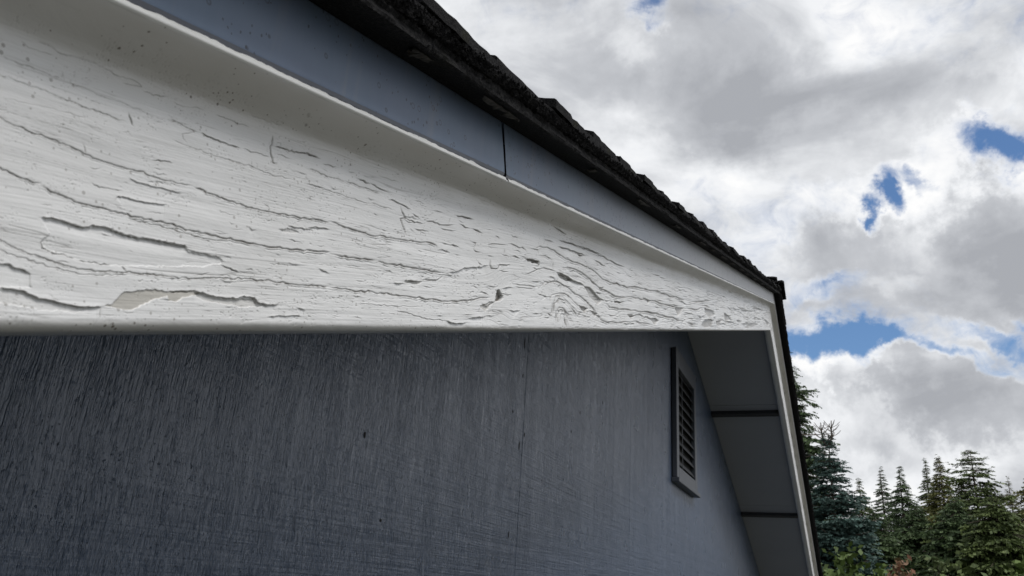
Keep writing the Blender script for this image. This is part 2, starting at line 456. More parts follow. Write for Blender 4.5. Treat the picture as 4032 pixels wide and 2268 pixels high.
# (zone, kind, strength, points): g = dirty groove along the grain, c = crisp crack, s = lifted edge (paint above is proud)
LN = [
(1,'c',.5,'150,310 220,370 330,410 430,430'),
(1,'c',.8,'280,330 350,345 420,380 480,425 580,440 680,470 760,505 820,535 870,560 900,590 960,605 1030,620 1080,645 1105,680 1030,660 950,650'),
(1,'c',.8,'1115,705 1180,735 1250,750 1320,755'),
(1,'g',.7,'0,440 60,465 140,490 220,520 300,550 380,580 450,610 500,632'),(1,'c',.7,'480,540 500,632'),
(1,'g',.7,'540,655 640,680 720,715 800,755 880,780 960,805 1040,840 1150,880'),
(1,'g',.9,'-40,570 0,590 80,615 180,650 260,680 330,700 400,735 460,760 520,785 580,805 640,830 720,855 800,885 900,925 990,960'),
(1,'c',1.5,'1000,875 1015,930 1030,975 1050,995'),(1,'c',1.2,'1145,870 1155,920'),(1,'c',.7,'1190,945 1270,962'),
(1,'g',.8,'1300,935 1380,955 1440,985 1500,1015 1560,1040'),(1,'c',1.4,'1560,1040 1640,1075 1720,1105 1800,1135 1880,1160'),(1,'c',.7,'1880,1160 1960,1180 2040,1205 2120,1230'),
(1,'c',.8,'1520,1025 1420,1050 1425,1080 1460,1120'),
(1,'g',.7,'1340,1090 1440,1130 1540,1165 1640,1205 1760,1245 1880,1280 1960,1300 2040,1335 2120,1370 2200,1385 2280,1400'),
(1,'c',1.3,'2130,1050 2125,1130 2108,1140 2112,1190 2125,1240 2130,1275 2165,1288'),
(1,'c',1.4,'2140,1140 2210,1155 2260,1175 2350,1190 2420,1205 2500,1240'),(1,'c',.8,'1960,1240 1962,1300'),
(1,'c',.4,'1640,780 1700,815 1780,840 1860,875'),(1,'c',.6,'1670,890 1760,925 1850,960 1960,995'),(1,'c',.6,'1940,900 2040,930 2130,960 2200,985'),
(1,'c',.5,'1330,790 1380,815 1440,835 1520,840 1600,860'),
(1,'g',1.3,'-60,890 0,920 40,950 110,975 180,1005 260,1040 350,1070 430,1095 520,1130 600,1165 680,1205 760,1240 850,1270 940,1300 1040,1325 1120,1350 1210,1385 1300,1410 1400,1430 1500,1449'),
(2,'g',1.3,'1500,62 1540,80 1640,120 1740,160 1850,200 1960,235 2080,262 2180,285 2300,300 2420,320 2576,345'),
(3,'g',1.3,'180,1138 240,1150 340,1185 440,1215 540,1245 660,1260 780,1280 900,1295 980,1305 1030,1320 1035,1350'),
(1,'c',1.1,'640,1110 665,1150 678,1205'),(1,'c',1.1,'1170,1248 1240,1255 1300,1262 1360,1268'),(1,'c',.6,'690,1300 740,1320 800,1305'),
(1,'c',.5,'0,760 120,790 240,815 360,835 480,870 600,905 700,930'),(1,'c',.5,'670,970 720,1005 760,1028'),
(1,'g',1.7,'-60,1270 0,1305 80,1350 160,1385 240,1410 320,1440'),
(2,'g',1.8,'320,65 400,105 480,140 560,170 620,200 700,215 800,240 900,265 1000,290 1080,310 1180,330 1280,355 1400,380 1480,410 1600,440 1720,465 1850,490 1980,515 2100,540 2240,555 2400,570 2576,580'),
(3,'g',1.6,'198,1387 240,1395 340,1410 440,1425 560,1445'),(4,'g',1.6,'164,454 300,480 400,495 500,515 600,532 680,545'),
(2,'g',.9,'1000,320 1100,345 1200,365 1300,390 1400,420 1500,450 1620,478 1760,500'),
(2,'g',1.2,'-60,440 0,480 60,520 140,555 220,590 300,615 380,640 480,675 560,695 640,715 740,725 840,735 960,740 1080,745 1200,755 1300,770 1400,780 1500,785 1620,782 1740,785 1840,790 1960,795 2080,805 2180,815 2280,830 2380,840 2480,848 2576,855'),
(4,'g',1.4,'-198,656 0,685 100,690 200,705 300,715 400,728 500,740 600,755 700,765 800,767 900,755 1000,740 1060,735'),
(2,'g',.9,'-60,530 60,590 160,620 260,655 360,685 500,725 640,750 780,762 1000,758'),
(2,'c',1.8,'1310,882 1360,890 1440,890 1520,880'),
(2,'s',1.6,'1520,880 1600,905 1700,930 1760,935 1850,945 1900,925 1980,935 2010,975 2100,995 2180,985'),
(2,'s',.8,'2300,1005 2390,1040'),(2,'s',1.,'2080,1090 2160,1080 2240,1075 2360,1085'),
(2,'c',.8,'1310,850 1305,885'),(2,'c',.8,'1525,850 1520,885'),(2,'c',.8,'785,1010 783,1060 775,1120'),(2,'c',1.,'1345,780 1345,820'),
(2,'c',1.2,'940,685 970,710 995,745'),(2,'c',1.8,'1720,680 1770,695 1820,720 1880,745'),(2,'c',.8,'1910,715 1965,710 1975,745'),
(2,'c',.8,'1510,765 1600,750 1650,735'),(2,'s',1.1,'900,180 920,145 1000,155 1070,180 1150,190 1220,200 1310,215'),
(2,'c',.9,'700,30 740,60 800,75 870,90 960,100'),(2,'s',.8,'1000,0 1100,40 1200,70 1240,75 1330,100 1420,115'),(2,'c',.8,'1225,5 1240,75'),
(2,'c',.8,'2220,370 2225,400'),(2,'s',.9,'2240,370 2330,395 2400,400 2460,390 2576,400'),(2,'c',.9,'2240,480 2300,495 2350,505'),
(2,'c',.7,'2470,495 2520,500'),(2,'s',.9,'2480,700 2540,735 2576,745'),(2,'c',.5,'2090,675 2200,678 2330,690'),(2,'c',.8,'2040,205 2090,215 2110,260'),
(2,'c',.7,'0,380 60,430'),(2,'c',.8,'2380,40 2460,60 2540,90'),(2,'c',.7,'1130,270 1200,275 1280,280'),(2,'c',.6,'1700,260 1760,275 1850,300'),
(2,'s',2.0,'0,855 80,870 180,880 230,905 300,940 400,955 500,985 620,1005 740,1012 800,1005'),
(2,'s',1.7,'320,310 400,310 480,335 560,365 660,390 720,375 800,380 880,410 980,445 1080,470 1180,480 1240,490 1320,510 1440,530 1475,560'),
(2,'s',.9,'1475,560 1560,590 1640,605 1740,620'),(2,'s',1.2,'0,670 80,675 100,700 180,715 240,750'),
(2,'c',1.2,'345,460 325,500 330,550 370,560 420,595 520,605 570,635 620,650 740,665 880,685'),
(3,'c',1.4,'0,605 60,620 120,645'),(3,'c',.9,'130,680 200,700 260,715'),(3,'c',1.,'335,740 400,765'),
(3,'c',1.5,'400,795 460,820 510,850'),(3,'c',1.4,'510,830 560,865 610,890 650,910'),(3,'c',1.2,'640,955 700,975 740,995 790,1020 835,1050'),
(3,'c',1.1,'745,1010 760,1060 795,1110 748,1105 765,1160 780,1200 795,1245'),
(3,'g',.7,'0,720 100,750 200,790 300,815 400,850 500,885 600,910'),(3,'g',.7,'0,840 100,865 220,905 340,945 460,985 580,1010 700,1045'),
(3,'c',.6,'570,775 660,800 740,830'),(3,'c',1.,'830,1070 880,1100 910,1130'),(3,'c',.9,'780,1110 860,1140 930,1155'),
(3,'c',1.2,'940,1130 1000,1135 1050,1155 1100,1165 1170,1160'),(3,'c',1.7,'1170,1085 1240,1100 1320,1120'),(3,'c',.9,'1165,1050 1170,1085'),
(3,'c',.9,'1145,1090 1130,1120 1120,1160'),(3,'c',1.,'1190,1150 1250,1175 1300,1190'),(3,'c',2.,'1300,1190 1345,1205 1390,1230'),(3,'c',1.1,'850,1190 920,1205 965,1215 970,1250'),
(3,'c',1.,'1050,1185 1110,1205 1190,1210'),(3,'c',.8,'1000,1050 1060,1065 1090,1075'),(3,'c',.8,'950,1080 1000,1085'),(3,'c',.8,'1040,1105 1090,1118'),
(3,'c',.7,'830,965 880,975 940,1000'),(3,'c',1.,'1110,1310 1160,1318 1210,1338'),(3,'c',.9,'1290,1290 1330,1300 1325,1325 1290,1330'),
(3,'c',1.,'1310,1340 1330,1370 1385,1380'),(3,'c',1.,'1420,1315 1500,1312 1570,1320 1585,1310'),(3,'c',1.,'1555,1340 1555,1400'),(3,'c',.9,'0,1190 60,1180 130,1185 190,1200'),
(3,'c',1.1,'1930,1170 1980,1200 2050,1240'),(3,'c',1.1,'1980,1280 2060,1300 2140,1330 2250,1370 2330,1400'),(3,'c',1.,'1970,1330 2040,1355 2110,1385'),(3,'c',2.,'2110,1385 2190,1405'),
(3,'c',.8,'1860,1270 1950,1300'),(3,'c',.6,'1090,880 1120,900'),(3,'c',.7,'1500,1190 1550,1198'),(3,'c',.7,'1410,1195 1470,1205'),
(4,'c',1.2,'1050,430 1050,490 1060,508 1110,512 1125,480 1200,480 1205,510'),(4,'c',1.2,'950,450 975,480 1005,490'),
(4,'s',1.1,'720,545 800,530 850,512 920,500 980,495 1040,485'),(4,'c',1.3,'1200,420 1240,415 1290,445'),(4,'c',1.6,'1310,430 1380,440 1425,455 1432,490'),
(4,'c',1.2,'1190,320 1240,325 1280,350 1300,345 1330,370 1340,395'),
(4,'g',1.1,'1390,390 1410,350 1440,342 1500,350 1550,370 1590,400 1640,430 1700,455 1760,480 1810,500 1860,535 1900,560 1930,590 1990,620 2060,640 2150,655 2260,670 2380,700 2480,730 2576,760'),
(4,'c',1.2,'1570,345 1640,350 1720,385 1760,400 1795,412'),(4,'c',.9,'1470,285 1550,315'),(4,'c',1.,'1580,290 1640,305 1700,325 1800,350 1900,400 1990,450 2100,500'),
(4,'g',.9,'1420,412 1480,415 1530,440 1565,455'),(4,'c',.9,'1540,455 1540,520'),
(4,'g',1.4,'1600,495 1680,505 1740,525 1790,560 1830,595 1870,630 1910,665 1960,690 2020,720 2080,738 2160,735 2260,750 2340,770 2440,800 2520,815 2576,825'),
(4,'c',1.,'1320,560 1380,535 1420,520 1470,510 1530,520 1570,540'),(4,'s',1.6,'1570,540 1620,560 1690,600 1750,620 1790,650'),
(4,'g',1.3,'1940,780 1990,810 2060,830 2150,830 2260,850 2350,870 2450,890 2540,920 2576,930'),(4,'c',1.6,'2010,750 2040,770 2110,775'),(4,'c',1.,'2120,775 2150,770'),
(4,'g',1.1,'1440,655 1480,625 1540,610 1600,625 1660,650 1690,680 1720,710 1750,720 1800,760 1840,810 1870,850 1900,890 1940,920 2020,935 2120,930 2220,930 2300,945 2340,960'),
(4,'g',1.,'1510,790 1530,720 1570,700 1630,705 1680,740 1730,790 1770,830 1800,870'),(4,'g',1.,'1540,890 1550,790 1590,755 1630,760 1670,800 1710,850 1750,900'),
(4,'g',.9,'1560,940 1570,850 1590,815 1620,815 1650,850 1680,900 1700,950'),(4,'g',.9,'1590,950 1605,880 1620,860 1640,880 1655,930 1660,980'),(4,'c',1.6,'1625,880 1640,940 1650,985'),
(4,'g',.9,'1575,945 1585,870 1600,835 1625,835 1650,870 1672,920'),(4,'g',.9,'1525,920 1535,800 1570,735 1610,730 1655,770 1700,820 1745,870'),
(4,'s',1.1,'1085,765 1030,800 980,800'),(4,'c',1.,'980,800 955,860'),(4,'s',1.3,'1140,670 1180,662 1230,662'),(4,'c',1.1,'960,700 1010,698 1040,720'),
(4,'c',.8,'860,705 885,710 905,700'),(4,'s',1.4,'870,905 920,895 1000,885 1025,880'),(4,'s',1.3,'700,915 760,935 830,938 870,930'),
(4,'c',.7,'300,840 400,855 480,880 560,905 640,915 700,915'),(4,'c',.5,'0,780 120,790 260,800 400,808 520,815'),
(4,'s',1.2,'290,625 380,628'),(4,'s',1.6,'390,600 450,605 510,610'),(4,'c',.9,'515,645 600,657'),(4,'c',1.1,'520,600 640,600 690,555'),
(4,'c',.9,'1220,630 1300,640 1440,655'),(4,'c',.7,'1210,600 1230,635'),(4,'c',.8,'1240,655 1340,665 1400,665'),
(4,'c',1.3,'2120,870 2160,880 2220,870 2260,890'),(4,'c',1.2,'545,350 550,385'),(4,'c',1.,'700,305 750,312'),(4,'c',1.1,'730,325 770,332 810,350'),
(4,'c',.9,'470,360 510,375 540,380'),(4,'c',.9,'1850,440 1900,470 1960,500'),(4,'c',.9,'1200,800 1230,830'),(4,'c',1.,'2200,640 2215,625 2230,640'),
(5,'g',1.2,'783,1142 850,1150 920,1150 990,1140'),(5,'g',1.4,'783,1207 860,1215 930,1200'),(5,'g',1.5,'783,1310 830,1325 890,1335'),
(5,'c',1.3,'1050,1105 1080,1115 1095,1130'),(5,'c',1.2,'1030,1080 1060,1095'),(5,'c',1.2,'700,1010 710,980'),(5,'c',1.6,'805,1105 830,1110'),(5,'c',1.3,'410,1025 425,1010 440,1025'),
(5,'c',1.3,'1060,1135 1085,1160'),(5,'c',1.4,'1100,1190 1130,1215 1160,1225'),(5,'c',1.4,'940,1085 965,1075 990,1090'),(5,'c',1.2,'720,1040 750,1045'),
(5,'c',1.,'350,900 390,915'),(5,'c',1.,'430,900 470,930'),(5,'c',.9,'500,915 540,925'),(5,'c',1.,'570,960 610,970 640,975'),(5,'c',.9,'200,870 230,895'),
(5,'c',1.4,'1310,1265 1325,1290'),(5,'c',1.3,'1390,1290 1420,1330'),(5,'c',1.5,'1240,1300 1260,1320 1290,1325'),(5,'c',1.5,'1180,1300 1200,1310'),
]
# chips: (zone, depth, bare wood 0..1, dirt 0..1, polygon)
CH = [
(2,1.6,.35,.08,'1520,885 1600,912 1700,935 1850,950 1985,940 2010,978 2100,1000 1900,1010 1760,985 1600,960 1540,930'),(2,1.3,.15,.05,'-60,870 80,880 180,890 300,945 400,960 500,990 620,1008 740,1016 600,1050 300,1030 -60,960'),
(3,1.5,.2,.1,'-200,1195 -120,1190 -60,1205 -40,1222 -150,1225'),
(1,.2,0,.75,'2393,882 2412,884 2416,912 2404,922 2394,906'),(1,.2,0,.6,'2378,968 2394,962 2396,985 2382,996'),(1,.2,0,.6,'1248,372 1262,372 1260,398 1250,400'),(1,.2,0,.6,'1160,238 1190,245 1222,262 1210,270 1170,252'),
(2,1.4,0,0,'320,310 480,335 660,390 800,380 980,445 1240,490 1440,530 1475,580 1700,620 1760,660 1600,690 880,685 740,665 620,650 520,605 370,560 325,500 390,440 340,340'),
(2,1.4,0,0,'-60,670 80,675 100,700 180,715 240,750 235,820 250,855 -60,850'),
(2,1.5,1,0,'800,1000 880,985 960,895 1060,880 1180,870 1300,885 1420,885 1520,880 1600,908 1520,915 1440,930 1380,965 1320,955 1310,920 1200,950 1080,1010 1020,1030 940,1020'),
(4,3.2,.5,.85,'1320,432 1380,440 1430,455 1432,490 1405,465 1350,455'),
(4,2.6,.3,.6,'1570,540 1620,560 1690,600 1650,603 1600,580'),
(4,2.4,.2,.45,'1790,650 1830,660 1880,710 1925,755 1890,790 1850,750 1820,710'),
(4,2.4,.3,.5,'1905,655 1940,655 1930,685'),(4,3.,.5,.5,'1740,795 1815,820 1790,860 1770,830'),(4,2.2,.3,.4,'1840,840 1890,860 1870,885'),
(4,8.5,.1,1.,'1118,672 1155,740 1135,762 1085,765 1100,720 1105,690'),(4,1.6,.7,0,'975,800 1060,770 1100,765 1060,790 1020,840 990,830'),
(4,2.4,.3,.5,'2260,890 2340,895 2365,915 2335,945 2310,915'),(4,2.2,.2,.5,'2505,825 2550,830 2530,870'),(4,1.5,.6,.1,'390,600 515,610 500,640 440,628 385,628'),
(4,1.8,.2,.3,'2120,870 2165,880 2150,895'),(5,2.2,.2,.4,'485,1140 512,1135 490,1170'),(5,2.4,.2,.5,'700,1200 765,1205 725,1258'),(5,2.,.2,.4,'340,1250 380,1245 370,1290'),
(5,2.6,.2,.5,'470,1265 575,1295 550,1330 510,1290'),(5,2.8,.3,.45,'930,1200 1000,1225 1005,1260 960,1268 930,1235'),(5,2.,.2,.7,'220,1130 250,1150 300,1155 240,1157'),
(5,2.6,.3,.6,'1085,1240 1110,1255 1145,1300 1110,1290 1100,1330 1085,1290'),(5,2.4,.2,.6,'1180,1292 1215,1295 1205,1318 1185,1312'),
(5,2.4,.2,.6,'1245,1310 1275,1322 1330,1305 1335,1330 1290,1345 1255,1335'),(5,2.,.2,.6,'940,1290 1000,1290 985,1340 935,1345 905,1330'),
(5,2.,.2,.6,'1395,1290 1425,1318 1418,1335 1400,1310'),(5,2.,.1,.6,'1315,1265 1330,1290 1318,1300'),(5,2.,.2,.6,'1020,1300 1060,1300 1050,1335 1030,1330'),
]
SC = 1.6                                     # the relief map has one sample per two tracing units
MX0, MY0 = -160, -160
MWd, MHt = int(3300 / SC) + 20, int(1560 / SC)
Hm = np.zeros((MHt, MWd), np.float32)        # height in "tracing units", scaled to metres later
Dm = np.zeros_like(Hm)
Bm = np.zeros_like(Hm)
rng = np.random.RandomState(5)
gy, gx = np.mgrid[0:MHt, 0:MWd]
GX = gx * SC + MX0
GY = gy * SC + MY0
def pts_of(z, s):
    ox, oy, k = ZN[z]
    p = np.array([[float(c) for c in q.split(',')] for q in s.split()])
    return p / k + np.array([ox, oy])
def densify(p, step=9., jit=1.3, seed=0):
    r = np.random.RandomState(seed)
    out = []
    for a, b in zip(p[:-1], p[1:]):
        n = max(1, int(np.linalg.norm(b - a) / step))
        for i in range(n):
            out.append(a + (b - a) * i / n)
    out.append(p[-1])
    out = np.array(out)
    j = r.randn(len(out), 2) * jit
    j[1:-1] = (j[1:-1] * 1.2 + np.cumsum(r.randn(max(len(out) - 2, 0), 2) * .25, 0) * 0) 
    out[1:-1] += j[1:-1] * np.array([.5, 1.])
    return out
def win(x0, x1, y0, y1):
    i0 = max(0, int((y0 - MY0) / SC)); i1 = min(MHt, int((y1 - MY0) / SC) + 2)
    j0 = max(0, int((x0 - MX0) / SC)); j1 = min(MWd, int((x1 - MX0) / SC) + 2)
    return slice(i0, i1), slice(j0, j1)
# finer hairline cracks between the traced ones, running with the grain
rh = np.random.RandomState(99)
ZN[0] = (0, 0, 1.)
NTR = len(LN)
for i_ in range(330):
    q_ = rh.rand() ** .75
    x_ = 30 + q_ * 2950
    D_ = VPX - x_
    m_ = rh.uniform(.015, .32 if x_ > 900 else .26)
    L_ = rh.uniform(14, 75) * (.5 + .5 * D_ / 3277)
    sl_ = -.05 - m_ * 0 + rh.uniform(-.05, .08)
    n_ = int(rh.randint(3, 6))
    pp_ = []
    yy_ = VPY - m_ * D_
    for j_ in range(n_):
        xx_ = x_ + L_ * j_ / (n_ - 1)
        pp_.append('%.1f,%.1f' % (xx_, yy_ + (m_ + rh.uniform(-.05, .12)) * L_ * j_ / (n_ - 1) + rh.randn() * 1.6))
    if rh.rand() < .22:
        pp_.append('%.1f,%.1f' % (xx_ + rh.uniform(-3, 3), yy_ + m_ * L_ + rh.uniform(5, 18)))
    LN.append((0, rh.choice(['c', 'c', 'c', 's']), float(rh.uniform(.3, .85)) * (1.25 if x_ > 1700 else .9), ' '.join(pp_)))
for k, (z, kind, st, s) in enumerate(LN):
    p = densify(pts_of(z, s), 9 if kind != 'g' else 12, 1.3 if kind != 'g' else 1.7, k)
    D = np.full(Hm.shape, 1e9, np.float32) if False else None
    x0, y0 = p.min(0) - 70
    x1, y1 = p.max(0) + 70
    sl = win(x0, x1, y0, y1)
    X_, Y_ = GX[sl], GY[sl]
    if X_.size == 0:
        continue
    dist = np.full(X_.shape, 1e9)
    sgn = np.zeros(X_.shape)
    tt = np.zeros(X_.shape)
    n = len(p) - 1
    for i in range(n):
        a, b = p[i], p[i + 1]
        bx0, bx1 = min(a[0], b[0]) - 68, max(a[0], b[0]) + 68
        by0, by1 = min(a[1], b[1]) - 68, max(a[1], b[1]) + 68
        s_ = win(bx0, bx1, by0, by1)
        ii = slice(max(0, s_[0].start - sl[0].start), max(0, s_[0].stop - sl[0].start))
        jj = slice(max(0, s_[1].start - sl[1].start), max(0, s_[1].stop - sl[1].start))
        xs, ys = X_[ii, jj], Y_[ii, jj]
        if xs.size == 0:
            continue
        d = b - a
        L2 = d @ d + 1e-9
        t = np.clip(((xs - a[0]) * d[0] + (ys - a[1]) * d[1]) / L2, 0, 1)
        dx = xs - a[0] - t * d[0]
        dy = ys - a[1] - t * d[1]
        r = np.hypot(dx, dy)
        better = r < dist[ii, jj]
        dist[ii, jj] = np.where(better, r, dist[ii, jj])
        sgn[ii, jj] = np.where(better, dy, sgn[ii, jj])
        tt[ii, jj] = np.where(better, (i + t) / n, tt[ii, jj])
    taper = np.clip(np.minimum(tt, 1 - tt) * n * 9 / 18., 0.15, 1)
    var = .55 + .9 * vnoise(X_ / 30., Y_ / 30., k)
    if kind == 'c':
        wd = (1.15 + .62 * st) * (.6 + .4 * taper)
        g = np.exp(-(dist / wd) ** 2)
        Hm[sl] -= 4.6 * st * g * taper * var
        Dm[sl] = np.maximum(Dm[sl], g * np.clip(.62 * st * var * taper, 0, .95))
        Hm[sl] += (.5 * (sgn > 0) + .9 * (sgn <= 0)) * st * np.exp(-((dist - 1.8 * wd) / (1.1 * wd)) ** 2) * taper * var
    elif kind == 'g':
        wd = 1.35 + .6 * st
        g = np.exp(-(dist / wd) ** 2)
        Hm[sl] -= 4.0 * st * g * taper * var
        Hm[sl] += 1.0 * st * np.exp(-((dist - 1.9 * wd) / (.8 * wd)) ** 2) * (sgn > 0) * taper * (.3 + vnoise(X_ / 14., Y_ / 14., k + 31))
        # second fainter line just below, broken up
        g2 = np.exp(-((dist - 4.2 * wd) / 1.6) ** 2) * (sgn > 0) * (vnoise(X_ / 22., Y_ / 40., k + 9) > .5)
        Hm[sl] -= 1.2 * st * g2 * taper
        rag = vnoise(X_ / 7., Y_ / 7., k + 3) * vnoise(X_ / 40., Y_ / 40., k + 5) * 2.
        Dm[sl] = np.maximum(Dm[sl], np.exp(-(dist / (wd * (.8 + rag))) ** 2) * np.clip(.55 * st * (.35 + rag), 0, .85) * taper)
    else:
        below = np.where(sgn > 0, np.exp(-dist / 26.), 0.)
        above = np.where(sgn <= 0, np.exp(-dist / 9.), 0.)
        Hm[sl] += (-4.2 * below + 2.2 * above) * st * taper
        g = np.exp(-(dist / 2.0) ** 2)
        Dm[sl] = np.maximum(Dm[sl], g * .35 * st * var * taper)
def inpoly(X_, Y_, p):
    ins = np.zeros(X_.shape, bool)
    for (xa, ya), (xb, yb) in zip(p, np.roll(p, -1, 0)):
        if ya == yb:
            continue
        c = ((ya > Y_) != (yb > Y_)) & (X_ < (xb - xa) * (Y_ - ya) / (yb - ya) + xa)
        ins ^= c
    return ins
for k, (z, dp, wd, dr, s) in enumerate(CH):
    p = pts_of(z, s)
    p = densify(np.vstack([p, p[:1]]), 8, 1.6, 200 + k)[:-1]
    x0, y0 = p.min(0) - 6
    x1, y1 = p.max(0) + 6
    sl = win(x0, x1, y0, y1)
    ins = inpoly(GX[sl], GY[sl], p).astype(np.float32)
    Hm[sl] -= 3.0 * dp * ins
    Bm[sl] = np.maximum(Bm[sl], wd * ins)
    Dm[sl] = np.maximum(Dm[sl], dr * ins * (.7 + .5 * vnoise(GX[sl] / 9., GY[sl] / 9., k)))

def samp(M, x, y):
    fx = np.clip((x - MX0) / SC, 0, MWd - 2.001)
    fy = np.clip((y - MY0) / SC, 0, MHt - 2.001)
    xi = fx.astype(int); yi = fy.astype(int)
    fx -= xi; fy -= yi
    return (M[yi, xi] * (1 - fx) + M[yi, xi + 1] * fx) * (1 - fy) + (M[yi + 1, xi] * (1 - fx) + M[yi + 1, xi + 1] * fx) * fy
def project(Pw):
    d = (Pw - np.array([0, 0, HC])) @ MW.T
    return 2016. + 3182.557 * d[..., 0] / -d[..., 2], 1134. - 3182.557 * d[..., 1] / -d[..., 2]

# profile of the rake board: (y, v, is_face)
def fascia_profile(nface):
    pr = [(A + .038, VB + .004), (A + .036, VB), (A + .020, VB), (A + .008, VB)]
    R = .0065
    for q in np.linspace(0, math.pi / 2, 12)[0:]:
        pr.append((A + R - R * math.sin(q), VB + R - R * math.cos(q)))
    v1 = .150
    for v in np.linspace(VB + R, v1, nface)[1:]:
        pr.append((A, v))
    # hollow towards the nose
    for q in np.linspace(0, 1, 44)[1:]:
        yy = A - .0255 * (q ** 1.9)
        pr.append((yy, v1 + .0202 * q))
    pr += [(A - .0264, .1706), (A - .0272, .1711), (A - .0276, .1718), (A - .0277, .1724), (A - .0274, .1734), (A - .0264, .1741), (A - .024, .1744), (A + .03, .1744)]
    return np.array(pr)
def sweep(profile, ts, u0, mirror=False, relief=None, noise_amp=1.):
    """board swept along the rake; ts in 0..1 with the mitre at 1"""
    y = profile[:, 0][:, None]
    v = profile[:, 1][:, None]
    ue = uend(v)
    u = u0 + ts[None, :] * (ue - u0)
    # normals of the profile
    tg = np.gradient(profile, axis=0)
    nrm = np.stack([-tg[:, 1], tg[:, 0]], -1)
    nrm /= np.linalg.norm(nrm, axis=1)[:, None] + 1e-12
    ny = nrm[:, 0][:, None]
    nv = nrm[:, 1][:, None]
    P = W(u + 0 * y, y + 0 * u, v + 0 * u)
    return P, u, y + 0 * u, v + 0 * u, ny, nv
# columns: dense where the eye is close
NC = 1250
U0 = -.95
dist_px = np.geomspace(3420, 190, NC) if False else np.linspace(3400, 185, NC)
# place columns by distance along the rake so that each looks about equally wide from nearby
ucol = np.interp(dist_px, [0, 1], [0, 1])
mid_v = .1
def u_at(px):                                # point of the face where the board line at mid height meets a sight line
    m = .30
    py = VPY - m * (VPX - px)
    d = MW.T @ np.array([px - 2016., -(py - 1134.), -3182.557])
    d = d * A / d[1]
    return d[0] * CP + d[2] * SP
us = np.array([u_at(VPX - q) for q in dist_px])
us = us[us < uend(mid_v) - .004]
us = np.concatenate([np.linspace(U0, us[0], 24)[:-1], us, [uend(mid_v)]])
ts = (us - U0) / (us[-1] - U0)
prof = fascia_profile(480)
P, u, y, v, ny, nv = sweep(prof, ts, U0)
px, py = project(P)
ok = (px > -150) & (px < 3120) & (u > .12)
Dd = np.clip(VPX - px, 215, 3600)
mpp = .355 / Dd                              # metres per tracing unit on the face
okf = np.where(ok, 1., 0.)
facew = np.clip((v - VB - .0005) / .004, 0, 1) * np.clip((.1690 - v) / .010, 0, 1)
hraw = samp(Hm, px, py) * okf
dirt = samp(Dm, px, py) * okf
bare = samp(Bm, px, py) * okf
# grain flow: offsets learnt from the long grooves
mm = (VPY - py) / Dd
lx = np.log(Dd)
num = np.zeros_like(mm)
den = np.full(mm.shape, .05)
# coarse grid evaluation for speed
cr = np.arange(0, P.shape[0], 8); cc = np.arange(0, P.shape[1], 8)
cr = np.append(cr, P.shape[0] - 1); cc = np.append(cc, P.shape[1] - 1)
mmc = mm[np.ix_(cr, cc)]; lxc = lx[np.ix_(cr, cc)]
numc = np.zeros_like(mmc); denc = np.full(mmc.shape, .02)
for k, (z, kind, st, s) in enumerate(LN):
    if kind != 'g':
        continue
    p = pts_of(z, s)
    Dk = np.clip(VPX - p[:, 0], 215, 3600)
    mk = (VPY - p[:, 1]) / Dk
    lk = np.log(Dk)
    ref = mk.mean() if st < 1.3 else mk.mean()
    for i in range(0, len(p)):
        wgt = np.exp(-((lxc - lk[i]) / .10) ** 2 - ((mmc - mk[i]) / .035) ** 2)
        numc += wgt * (mk[i] - ref)
        denc += wgt
offc = numc / denc
def upsample(M, r, c, shape):
    a = np.empty((len(r), shape[1]))
    xs = np.arange(shape[1])
    for i in range(len(r)):
        a[i] = np.interp(xs, c, M[i])
    b = np.empty(shape)
    ys = np.arange(shape[0])
    for j in range(shape[1]):
        b[:, j] = np.interp(ys, r, a[:, j])
    return b
off = upsample(offc, cr, cc, mm.shape)
mg = mm - off
ulog = u * 1.0
sizes = np.clip(Dd / 1000., .3, 3.4)
# grain relief in metres
gr = (fbm(u * 9, mg * 330, 4, 3) - .5) * .00028 * np.clip(1.2 / sizes, .5, 3.)
gr += (fbm(u * 3.5, mg * 30, 3, 8) - .5) * .0010
gr += (vnoise(u * 40, mg * 700, 31) - .5) * .00010
# broken hairline cracks along the grain
def hair(fu, fm, seed, thr, maskthr):
    n_ = fbm(u * fu, mg * fm, 3, seed)
    mk_ = fbm(u * fu * .6, mm * fm * .25, 3, seed + 50)
    g_ = np.exp(-((n_ - .5) / thr) ** 2) * np.clip((mk_ - maskthr) * 9, 0, 1)
    return g_
h1 = hair(6, 75, 41, .012, .50)
h2 = hair(11, 150, 61, .016, .53)
rough_zone = np.clip((.28 - np.abs(mm - .20)) / .1, 0, 1)
hraw = hraw - (h1 * 1.5 + h2 * 1.1) * rough_zone * facew
dirt = np.maximum(dirt, (h1 * .35 + h2 * .2) * rough_zone * okf)
# pits
pn = vnoise(px / 5.5, py / 4.2, 71) * okf
pm = fbm(px / 120., py / 60., 3, 72)
pit = np.clip((pn - .80) * 9, 0, 1) * np.clip((pm - .52) * 10, 0, 1)
hraw = hraw - pit * 2.4
dirt = np.maximum(dirt, pit * .22)
# small loose flakes further up the rake
fl = fbm(u * 14, mm * 120, 3, 90)
fm_ = fbm(u * 2.2, mm * 14, 2, 91)
flk = np.clip((fl - .62) * 30, 0, 1) * np.clip((fm_ - .44) * 8, 0, 1) * np.clip((u - 1.0) / .8, 0, 1) * (mm < .30)
hraw = hraw - flk * 1.6
h = hraw * mpp * 1.0
h = np.clip(h, -.0045, .0022)
lump = (fbm(u * 14, v * 60, 3, 12) - .5) * .0009
h = (h + gr) * facew + lump * np.clip((v - VB + .001) / .002, 0, 1)
